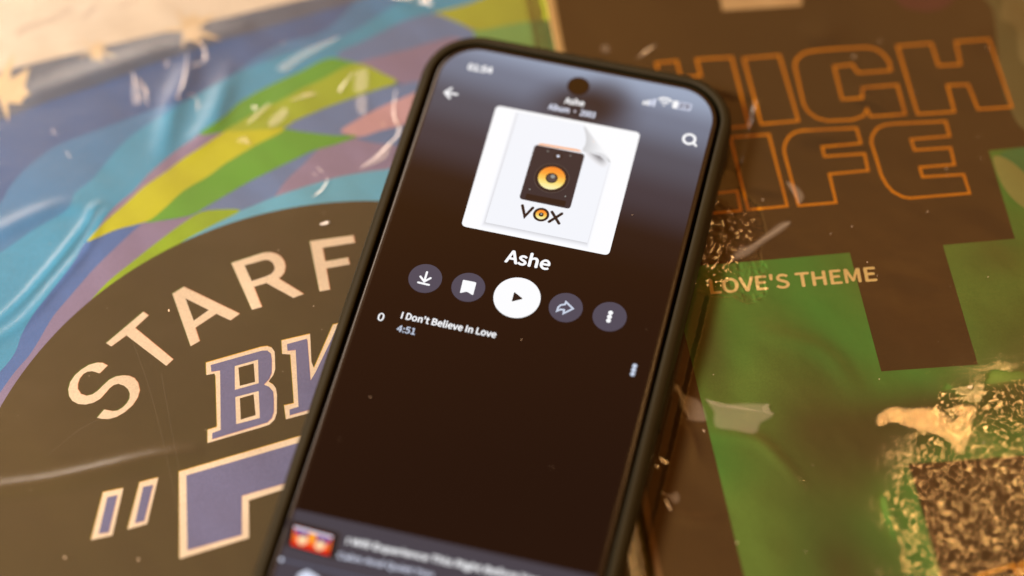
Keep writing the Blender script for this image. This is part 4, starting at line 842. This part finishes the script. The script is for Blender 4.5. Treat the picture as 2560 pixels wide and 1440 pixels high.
# ------------------------------------------------------------------ smartphone
PZ = 0.5      # mm, bottom of the case above z = 0
phone = thing("smartphone", "smartphone in a dark olive case, screen showing a music player, lying on two sleeves", "smartphone",
              (PHONE_ORIGIN[0], PHONE_ORIGIN[1], PZ * MM), math.radians(PHONE_ANGLE))
GZ = 11.8 - PZ   # glass height in the phone's frame
GX = 35.25; GT = 34.5; GB = -124.0; GR = 10.5
def rrect(off, n=14, x=GX, t=GT, bt=GB, r=GR):
    """rounded rectangle grown by off; returns points and outward normals"""
    out = []; R = r + off
    for (cx, cy, a0) in ((x - r, t - r, 0), (-x + r, t - r, 90), (-x + r, bt + r, 180), (x - r, bt + r, 270)):
        for i in range(n + 1):
            # squircle-like easing of the corner
            a = math.radians(a0 + 90 * i / n)
            out.append((cx + R * math.cos(a), cy + R * math.sin(a)))
    return out
def loft(name, prof, mat, parent, closed_prof=False, n=14, cap_top=False, cap_bot=False):
    rings = [rrect(o, n) for o, z in prof]; N = len(rings[0])
    v = []; f = []
    for rg, (o, z) in zip(rings, prof): v += [(p[0] * MM, p[1] * MM, z * MM) for p in rg]
    M = len(prof)
    for k in range(M if closed_prof else M - 1):
        k2 = (k + 1) % M
        for i in range(N):
            j = (i + 1) % N
            f.append((k * N + i, k2 * N + i, k2 * N + j, k * N + j))
    if cap_top: f.append(tuple(range((M - 1) * N, M * N)))
    if cap_bot: f.append(tuple(range(N - 1, -1, -1)))
    me = bpy.data.meshes.new(name); me.from_pydata(v, [], f); me.update()
    bm = bmesh.new(); bm.from_mesh(me); bmesh.ops.recalc_face_normals(bm, faces=bm.faces); bm.to_mesh(me); bm.free()
    me.polygons.foreach_set("use_smooth", [True] * len(me.polygons))
    return link_mesh(name, me, [mat], parent)

m, n, l, b = mat_new("case_rubber")
tc = n.new("ShaderNodeTexCoord"); nz = n.new("ShaderNodeTexNoise"); nz.inputs["Scale"].default_value = 700; nz.inputs["Detail"].default_value = 4
l.new(tc.outputs["Object"], nz.inputs["Vector"])
nz2 = n.new("ShaderNodeTexNoise"); nz2.inputs["Scale"].default_value = 60; nz2.inputs["Detail"].default_value = 3; l.new(tc.outputs["Object"], nz2.inputs["Vector"])
rp = n.new("ShaderNodeValToRGB"); rp.color_ramp.elements[0].color = (0.008, 0.0078, 0.003, 1); rp.color_ramp.elements[1].color = (0.015, 0.0145, 0.006, 1)
l.new(nz2.outputs["Fac"], rp.inputs[0]); l.new(rp.outputs[0], b.inputs["Base Color"])
b.inputs["Roughness"].default_value = 0.58; b.inputs["Specular IOR Level"].default_value = 0.2
bp = n.new("ShaderNodeBump"); bp.inputs["Strength"].default_value = 0.25; bp.inputs["Distance"].default_value = 0.0001
l.new(nz.outputs["Fac"], bp.inputs["Height"]); l.new(bp.outputs[0], b.inputs["Normal"])
case_m = m
G = GZ
prof = [(0.15, 1.2), (0.9, 1.2), (0.9, G - 0.7), (0.75, G - 0.1), (0.95, G + 0.35), (1.5, G + 0.5), (2.3, G + 0.35), (2.95, G - 0.2), (3.4, G - 1.2), (3.55, G - 2.6),
        (3.55, 3.2), (3.35, 1.6), (2.7, 0.5), (1.6, 0.05), (0.2, 0.0), (-3.0, 0.0), (-3.0, 1.2)]
case = loft("phone_case", prof, case_m, phone, closed_prof=True, n=18)
box_mesh("case_back", -33.6, 33.6, GB + 2.4, GT - 2.4, 0.02, 1.15, case_m, phone, 0.3)
# side buttons moulded in the case
for (sx, y0, y1) in ((1, -58, -42), (-1, -30, -22), (-1, -44, -33)):
    xo = (GX + 3.55)
    a0, a1 = (xo - 0.35, xo + 0.42) if sx > 0 else (-xo - 0.42, -xo + 0.35)
    box_mesh("case_button", a0, a1, y0, y1, 4.4, 7.8, case_m, phone, 0.33)

m, n, l, b = mat_new("phone_metal"); b.inputs["Base Color"].default_value = (0.06, 0.035, 0.02, 1); b.inputs["Metallic"].default_value = 1; b.inputs["Roughness"].default_value = 0.4
loft("metal_frame", [(-0.3, 1.3), (0.05, 1.3), (0.12, 2.0), (0.12, G - 1.0), (0.05, G - 0.5), (-0.25, G - 0.3)], m, phone, n=18)
m, n, l, b = mat_new("bezel_glass"); b.inputs["Base Color"].default_value = (0.006, 0.004, 0.003, 1); b.inputs["Roughness"].default_value = 0.2; b.inputs["Specular IOR Level"].default_value = 0.4
bezel = loft("front_glass", [(-0.25, G - 0.55), (-0.1, G - 0.32), (-0.22, G - 0.14), (-0.5, G - 0.04), (-0.85, G)], m, phone, n=18, cap_top=True)

# display: glowing picture behind the glass
BZ = 1.25
def display_material():
    m, n, l, b = mat_new("display_background")
    b.inputs["Base Color"].default_value = (0.004, 0.003, 0.003, 1); b.inputs["Roughness"].default_value = 0.05; b.inputs["Specular IOR Level"].default_value = 0.5
    tc = n.new("ShaderNodeTexCoord"); sp = n.new("ShaderNodeSeparateXYZ"); l.new(tc.outputs["Object"], sp.inputs[0])
    rp = n.new("ShaderNodeValToRGB"); rp.color_ramp.interpolation = 'EASE'
    e = rp.color_ramp.elements
    mr = n.new("ShaderNodeMapRange"); mr.inputs["From Min"].default_value = -0.020; mr.inputs["From Max"].default_value = 0.035
    # brighter towards the upper right, like the blurred cover picture it shows
    tl = n.new("ShaderNodeMath"); tl.operation = 'MULTIPLY_ADD'; tl.inputs[1].default_value = 0.10
    l.new(sp.outputs["X"], tl.inputs[0]); l.new(sp.outputs["Y"], tl.inputs[2])
    l.new(tl.outputs[0], mr.inputs["Value"]); l.new(mr.outputs[0], rp.inputs[0])
    e[0].position = 0.0; e[0].color = (0.0003, 0.0003, 0.0003, 1)
    e[1].position = 1.0; e[1].color = (0.30, 0.38, 0.52, 1)
    for p, c in ((0.20, (0.003, 0.003, 0.004)), (0.42, (0.030, 0.033, 0.048)), (0.62, (0.062, 0.076, 0.108)), (0.82, (0.145, 0.185, 0.265))):
        k = e.new(p); k.color = (*c, 1)
    prev = rp.outputs[0]
    for (cx, cy, rx, ry, amt) in ((3, 22, 17, 10, 0.88), (7, 27, 10, 8, 0.5)):
        mp = n.new("ShaderNodeMapping"); mp.inputs["Location"].default_value = (-cx / rx, -cy / ry, 0); mp.inputs["Scale"].default_value = (1000 / rx, 1000 / ry, 0)
        l.new(tc.outputs["Object"], mp.inputs[0]); ln = n.new("ShaderNodeVectorMath"); ln.operation = 'LENGTH'; l.new(mp.outputs[0], ln.inputs[0])
        q = n.new("ShaderNodeMapRange"); q.interpolation_type = 'SMOOTHSTEP'; q.inputs["From Min"].default_value = 0.2; q.inputs["From Max"].default_value = 1.0
        q.inputs["To Min"].default_value = 1 - amt; q.inputs["To Max"].default_value = 1; l.new(ln.outputs["Value"], q.inputs["Value"])
        s = n.new("ShaderNodeVectorMath"); s.operation = 'SCALE'; l.new(prev, s.inputs[0]); l.new(q.outputs[0], s.inputs["Scale"]); prev = s.outputs[0]
    l.new(prev, b.inputs["Emission Color"]); b.inputs["Emission Strength"].default_value = 1
    return m
dm = display_material()
a = Acc(); a.poly(rrect(-BZ, 18), G + 0.012, dm); disp = a.build("display", phone)
def UZ(k): return G + 0.03 + 0.012 * k

W = "ui_white"; gs(W, 250, 252, 255); gs("ui_softwhite", 222, 230, 250); gs("ui_grey", 72, 72, 88); gs("ui_panel", 66, 66, 76, 0.95); gs("ui_line", 84, 92, 112)
gs("ui_dark", 30, 28, 30, 0.4); gs("ui_blue", 200, 212, 232); gs("ui_page", 244, 248, 255, 0.97); gs("ui_speaker", 42, 41, 47); gs("ui_speaker_dark", 24, 20, 20); gs("ui_speaker_mid", 74, 70, 70)
gs("ui_orange_top", 250, 180, 130); gs("ui_black", 4, 3, 3, 0.5)
def put(acc, name): return acc.build(name, disp)
K_ = UI
# cover picture
def rounded(pts, r, n=5):
    out = []; N = len(pts)
    for i in range(N):
        p = np.array(pts[i], float); a_ = np.array(pts[i - 1], float); c_ = np.array(pts[(i + 1) % N], float)
        u = (a_ - p) / np.linalg.norm(a_ - p); w = (c_ - p) / np.linalg.norm(c_ - p)
        s0 = p + u * r; s1 = p + w * r
        for k in range(n + 1):
            t = k / n; out.append(tuple((1 - t) ** 2 * s0 + 2 * t * (1 - t) * p + t * t * s1))
    return out
def centroid(P): return np.mean(np.array(P, float), axis=0)
def grow(P, k, dx=0, dy=0):
    c = centroid(P); return [tuple(c + (np.array(p) - c) * k + np.array([dx, dy])) for p in P]
a = Acc(); a.poly(rounded(K_['art'], 1.3), UZ(0), W)
# soft blue-grey shade printed round the curled page
for i in range(9):
    t = i / 8; v = 252 - 36 * t ** 2.0
    nm = "ui_shade_%d" % i; gs(nm, v - 3, v, min(255, v + 6))
    a.poly(grow(K_['page'], 1.075 - 0.075 * t, -0.10, -0.35 * (1 - t) - 0.25), UZ(0.3 + 0.12 * i), nm)
a.poly(K_['page'], UZ(1.6), "ui_page")
nm = "ui_curl_shade"; gs(nm, 222, 226, 234)
for i in range(6):
    t = i / 5; nm = "ui_cs_%d" % i; v = 234 - 110 * t ** 1.3; gs(nm, v, v + 2, v + 7)
    cs = smooth_closed(K_['curlsh'], 4); c0 = np.array(K_['curlsh'][2]) * 0.5 + np.array(K_['curlsh'][1]) * 0.5
    a.poly([tuple(c0 + (np.array(p) - c0) * (1 - 0.85 * t)) for p in cs], UZ(1.7 + 0.1 * i), nm)
cl = smooth_closed(K_['curl'], 3)
for i in range(7):
    t = i / 6; nm = "ui_curl_%d" % i; v = 208 + 42 * t; gs(nm, v, v + 3, min(255, v + 7))
    c0 = np.array(K_['curl'][2]) * 0.7 + np.array(K_['curl'][1]) * 0.3
    a.poly([tuple(c0 + (np.array(p) - c0) * (1 - t * 0.9)) for p in cl], UZ(2.4 + 0.1 * i), nm)
put(a, "album_cover")
a = Acc()
a.poly(rounded(K_['spktop'], 0.3), UZ(3.6), "ui_orange_top")
a.poly(rounded(K_['spk'], 0.9), UZ(4), "ui_speaker")
wc = K_['woof'][0]
sp_w = np.linalg.norm(np.array(K_['spk'][1]) - np.array(K_['spk'][0]))
k = sp_w / 765.0     # mm per traced unit
a.circle(wc, 262 * k, UZ(4.3), "ui_speaker_mid"); a.circle(wc, 250 * k, UZ(4.5), "ui_speaker_dark"); a.circle(wc, 228 * k, UZ(4.7), "ui_speaker"); a.circle(wc, 212 * k, UZ(4.9), "ui_black")
def cone(acc, c, r, z0):
    cols = [(250, 140, 45), (250, 150, 50), (250, 164, 60), (250, 180, 72), (250, 198, 88), (250, 214, 108), (250, 228, 134), (250, 238, 160), (248, 244, 184)]
    for i, cc in enumerate(cols):
        nm = "ui_cone_%d" % i
        if nm not in MATS: gs(nm, *cc)
        cut = 1 - 2 * i / len(cols)   # everything below this height of the disc
        pts = [(r * math.cos(t), r * math.sin(t)) for t in np.linspace(0, 2 * math.pi, 73)[:-1]]
        sel = [p for p in pts if p[1] <= cut * r]
        if i == 0: sel = pts
        if len(sel) > 2: acc.poly([(c[0] + p[0], c[1] + p[1]) for p in sorted(sel, key=lambda p: math.atan2(p[1] - min(0, cut * r) * 0, p[0]) if i == 0 else (math.atan2(p[1], p[0]) - math.pi / 2) % (2 * math.pi))], z0 + 0.0035 * i, nm)
cone(a, wc, 202 * k, UZ(5.1))
a.circle(wc, 90 * k, UZ(8), "ui_black"); a.circle(wc, 74 * k, UZ(8.2), "ui_speaker_mid"); gs("ui_dome", 150, 156, 152); a.circle((wc[0] + 10 * k, wc[1] + 30 * k), 32 * k, UZ(8.5), "ui_dome"); 
tw = K_['tweet'][0]; a.circle(tw, 62 * k, UZ(4.4), "ui_speaker_dark"); a.circle(tw, 40 * k, UZ(4.6), "ui_speaker_mid"); a.circle(tw, 22 * k, UZ(4.8), "ui_softwhite", 24)
a.poly(rounded(K_['port'], 0.35), UZ(4.4), "ui_speaker_dark")
for s_ in K_['screws']: a.circle(s_, 11 * k, UZ(4.6), "ui_dome", 12)
put(a, "speaker_picture")
a = Acc(); wv = 45 * k
a.stroke(K_['V'], wv, UZ(3.6), "ui_speaker_dark"); put(a, "logo_letter")
a = Acc(); oc = K_['O'][0]; a.circle(oc, 120 * k, UZ(3.6), "ui_speaker_dark"); a.circle(oc, 90 * k, UZ(3.9), "ui_black"); cone(a, oc, 82 * k, UZ(4.1)); a.circle(oc, 36 * k, UZ(7.1), "ui_black"); a.circle((oc[0], oc[1] + 8 * k), 16 * k, UZ(7.4), "ui_dome", 24); put(a, "logo_letter")
a = Acc(); a.stroke(K_['X'][0], wv, UZ(3.6), "ui_speaker_dark"); a.stroke(K_['X'][1], wv, UZ(3.9), "ui_speaker_dark"); put(a, "logo_letter")

# controls
sr = 3.93; C5 = K_['circles']
a = Acc(); a.circle(C5[0], sr, UZ(0), "ui_grey")
for s_ in K_['download']: a.stroke(s_, 0.52, UZ(1 + 0.3 * K_['download'].index(s_)), W)
put(a, "download_button")
a = Acc(); a.circle(C5[1], sr, UZ(0), "ui_grey"); a.poly(rounded(K_['bookmark'], 0.35), UZ(1), W); put(a, "bookmark_button")
a = Acc(); a.circle(C5[2], 5.47, UZ(0), W); a.poly(rounded(K_['play'], 0.25), UZ(1), "ui_dark"); put(a, "play_button")
a = Acc(); a.circle(C5[3], sr, UZ(0), "ui_grey"); a.stroke(K_['share'], 0.46, UZ(1), "ui_blue", closed=True); put(a, "share_button")
a = Acc(); a.circle(C5[4], sr, UZ(0), "ui_grey")
for p in K_['dots']: a.circle(p, 0.56, UZ(1), W, 20)
put(a, "menu_button")
a = Acc()
for p in K_['dots2']: a.circle(p, 0.55, UZ(1), "ui_blue", 20)
put(a, "track_menu_dots")
a = Acc()
for q, s_ in enumerate(K_['back']): a.stroke(s_, 0.62, UZ(0.4 * q), W)
put(a, "back_arrow")
a = Acc(); a.ring(K_['search'][0], 1.05, 1.72, UZ(0), W); a.stroke(K_['search'][1], 0.62, UZ(0.4), W); put(a, "search_icon")
# camera hole
m, n, l, b = mat_new("camera_hole_glass"); b.inputs["Base Color"].default_value = (0.004, 0.003, 0.002, 1); b.inputs["Roughness"].default_value = 0.08; b.inputs["Specular IOR Level"].default_value = 0.55
a = Acc(); a.circle(K_['cam'], 2.75, G + 0.022, "bezel_glass"); a.circle(K_['cam'], 2.4, G + 0.034, m); put(a, "camera_hole")
# status icons
a = Acc()
ux_ = 1.0
for i, (p, h) in enumerate(zip(K_['sig'], (1.1, 1.5, 1.9, 2.3))):
    y0 = K_['sig'][0][1] - 1.1; a.poly([(p[0] - .28, y0), (p[0] + .28, y0), (p[0] + .28, y0 + h), (p[0] - .28, y0 + h)], UZ(0), W if i < 2 else "ui_softwhite")
put(a, "signal_bars")
a = Acc(); wd = K_['wifidot']
for r0, r1 in ((0, .5), (1.0, 1.5), (2.0, 2.6)):
    pts = [(wd[0] + r1 * math.cos(t), wd[1] + r1 * math.sin(t)) for t in np.linspace(math.radians(45), math.radians(135), 12)]
    pts += [(wd[0] + r0 * math.cos(t), wd[1] + r0 * math.sin(t)) for t in np.linspace(math.radians(135), math.radians(45), 12)] if r0 else [(wd[0], wd[1] - .1)]
    a.poly(pts, UZ(0), W)
put(a, "wifi_icon")
a = Acc(); p, q = K_['bat']; cyb = (p[1] + q[1]) / 2; x0b, x1b = p[0] - .6, q[0] + .6
gs("ui_batt", 190, 200, 222)
a.poly(rounded([(x0b, cyb - 1.15), (x1b, cyb - 1.15), (x1b, cyb + 1.15), (x0b, cyb + 1.15)], .7), UZ(0), "ui_batt")
a.poly(rounded([(x0b, cyb - 1.15), (x0b + 1.3, cyb - 1.15), (x0b + 1.3, cyb + 1.15), (x0b, cyb + 1.15)], .5), UZ(1), W)
put(a, "battery_icon")
text_mesh("battery_number", "29", (x0b + 1.45, cyb - .62), (x1b - .55, cyb - .62), 1.3, UZ(2), "ui_grey", disp, bold=0.03)
# mini player
py0 = (K_['panel'][0][1] + K_['panel'][1][1]) / 2
R_ = rrect(-BZ, 18); low = [p for p in R_ if p[1] < py0]
xs = sorted([p[0] for p in R_])
a = Acc(); a.poly([(-(GX - BZ), py0), ] + [p for p in low if p[0] < 0] + [p for p in low if p[0] >= 0] + [((GX - BZ), py0)], UZ(0), "ui_panel"); put(a, "mini_player")
ys = (K_['sep'][0][1] + K_['sep'][1][1]) / 2
a = Acc(); a.poly([(-(GX - BZ) + .1, ys - .22), ((GX - BZ) - .1, ys - .22), ((GX - BZ) - .1, ys + .22), (-(GX - BZ) + .1, ys + .22)], UZ(1), "ui_line"); a.circle((-(GX - BZ) + .5, ys), .45, UZ(1.4), "ui_softwhite", 16); put(a, "progress_bar")
th = K_['thumb']; a = Acc()
for i in range(5): 
    nm = "ui_tsh_%d" % i; v = 58 - 12 * i; gs(nm, v, v - 2, v); a.poly(rounded(grow(th, 1.42 - 0.09 * i, 0, 0.3), .8), UZ(1 + .1 * i), nm)
gs("ui_red", 235, 40, 12); gs("ui_amber", 255, 170, 40); gs("ui_peach", 255, 215, 165); gs("ui_purple", 105, 40, 130); gs("ui_orange", 250, 110, 40)
T0, T1, T2, T3 = [np.array(p) for p in th]
def tp(u, v): return tuple((T0 * (1 - u) + T1 * u) * (1 - v) + (T3 * (1 - u) + T2 * u) * v)
a.poly([tp(0, 0), tp(1, 0), tp(1, 1), tp(0, 1)], UZ(2), "ui_orange")
a.poly([tp(0, .75), tp(1, .75), tp(1, 1), tp(0, 1)], UZ(2.3), "ui_red")
a.poly([tp(.02, .15), tp(.4, .15), tp(.38, .5), tp(.06, .38)], UZ(2.3), "ui_purple"); a.poly([tp(.6, .15), tp(.98, .15), tp(.94, .45), tp(.62, .5)], UZ(2.3), "ui_purple")
a.poly([tp(.4, .12), tp(.6, .12), tp(.56, .6), tp(.46, .6)], UZ(2.6), "ui_amber")
a.circle(tp(.27, .62), 1.15, UZ(2.9), "ui_peach", 24); a.circle(tp(.73, .64), 1.15, UZ(2.9), "ui_peach", 24)
a.poly([tp(0, .02), tp(1, .02), tp(1, .14), tp(0, .14)], UZ(3.2), "ui_softwhite")
put(a, "track_thumbnail")
a = Acc(); a.poly(rounded(K_['home'], .4), UZ(1.5), "ui_softwhite"); put(a, "home_icon")
# lettering on the screen
def ui_text(key, name, mtl, z=1.5, bold=0.0):
    s_, A_, B_, cap = TEXTS[key]; text_mesh(name, s_, A_, B_, cap, UZ(z), mtl, disp, bold)
ui_text('title', "album_title", W, bold=0.035); ui_text('head', "header_title", W, bold=0.04); ui_text('sub', "header_subtitle", "ui_softwhite", bold=0.03)
ui_text('time', "clock_text", W, bold=0.05); ui_text('no', "track_number", W, bold=0.02); ui_text('song', "track_title", W, bold=0.035); ui_text('dur', "track_length", "ui_blue", bold=0.025)
ui_text('mini', "playing_title", W, bold=0.05); ui_text('mini2', "playing_artist", "ui_softwhite", bold=0.03)
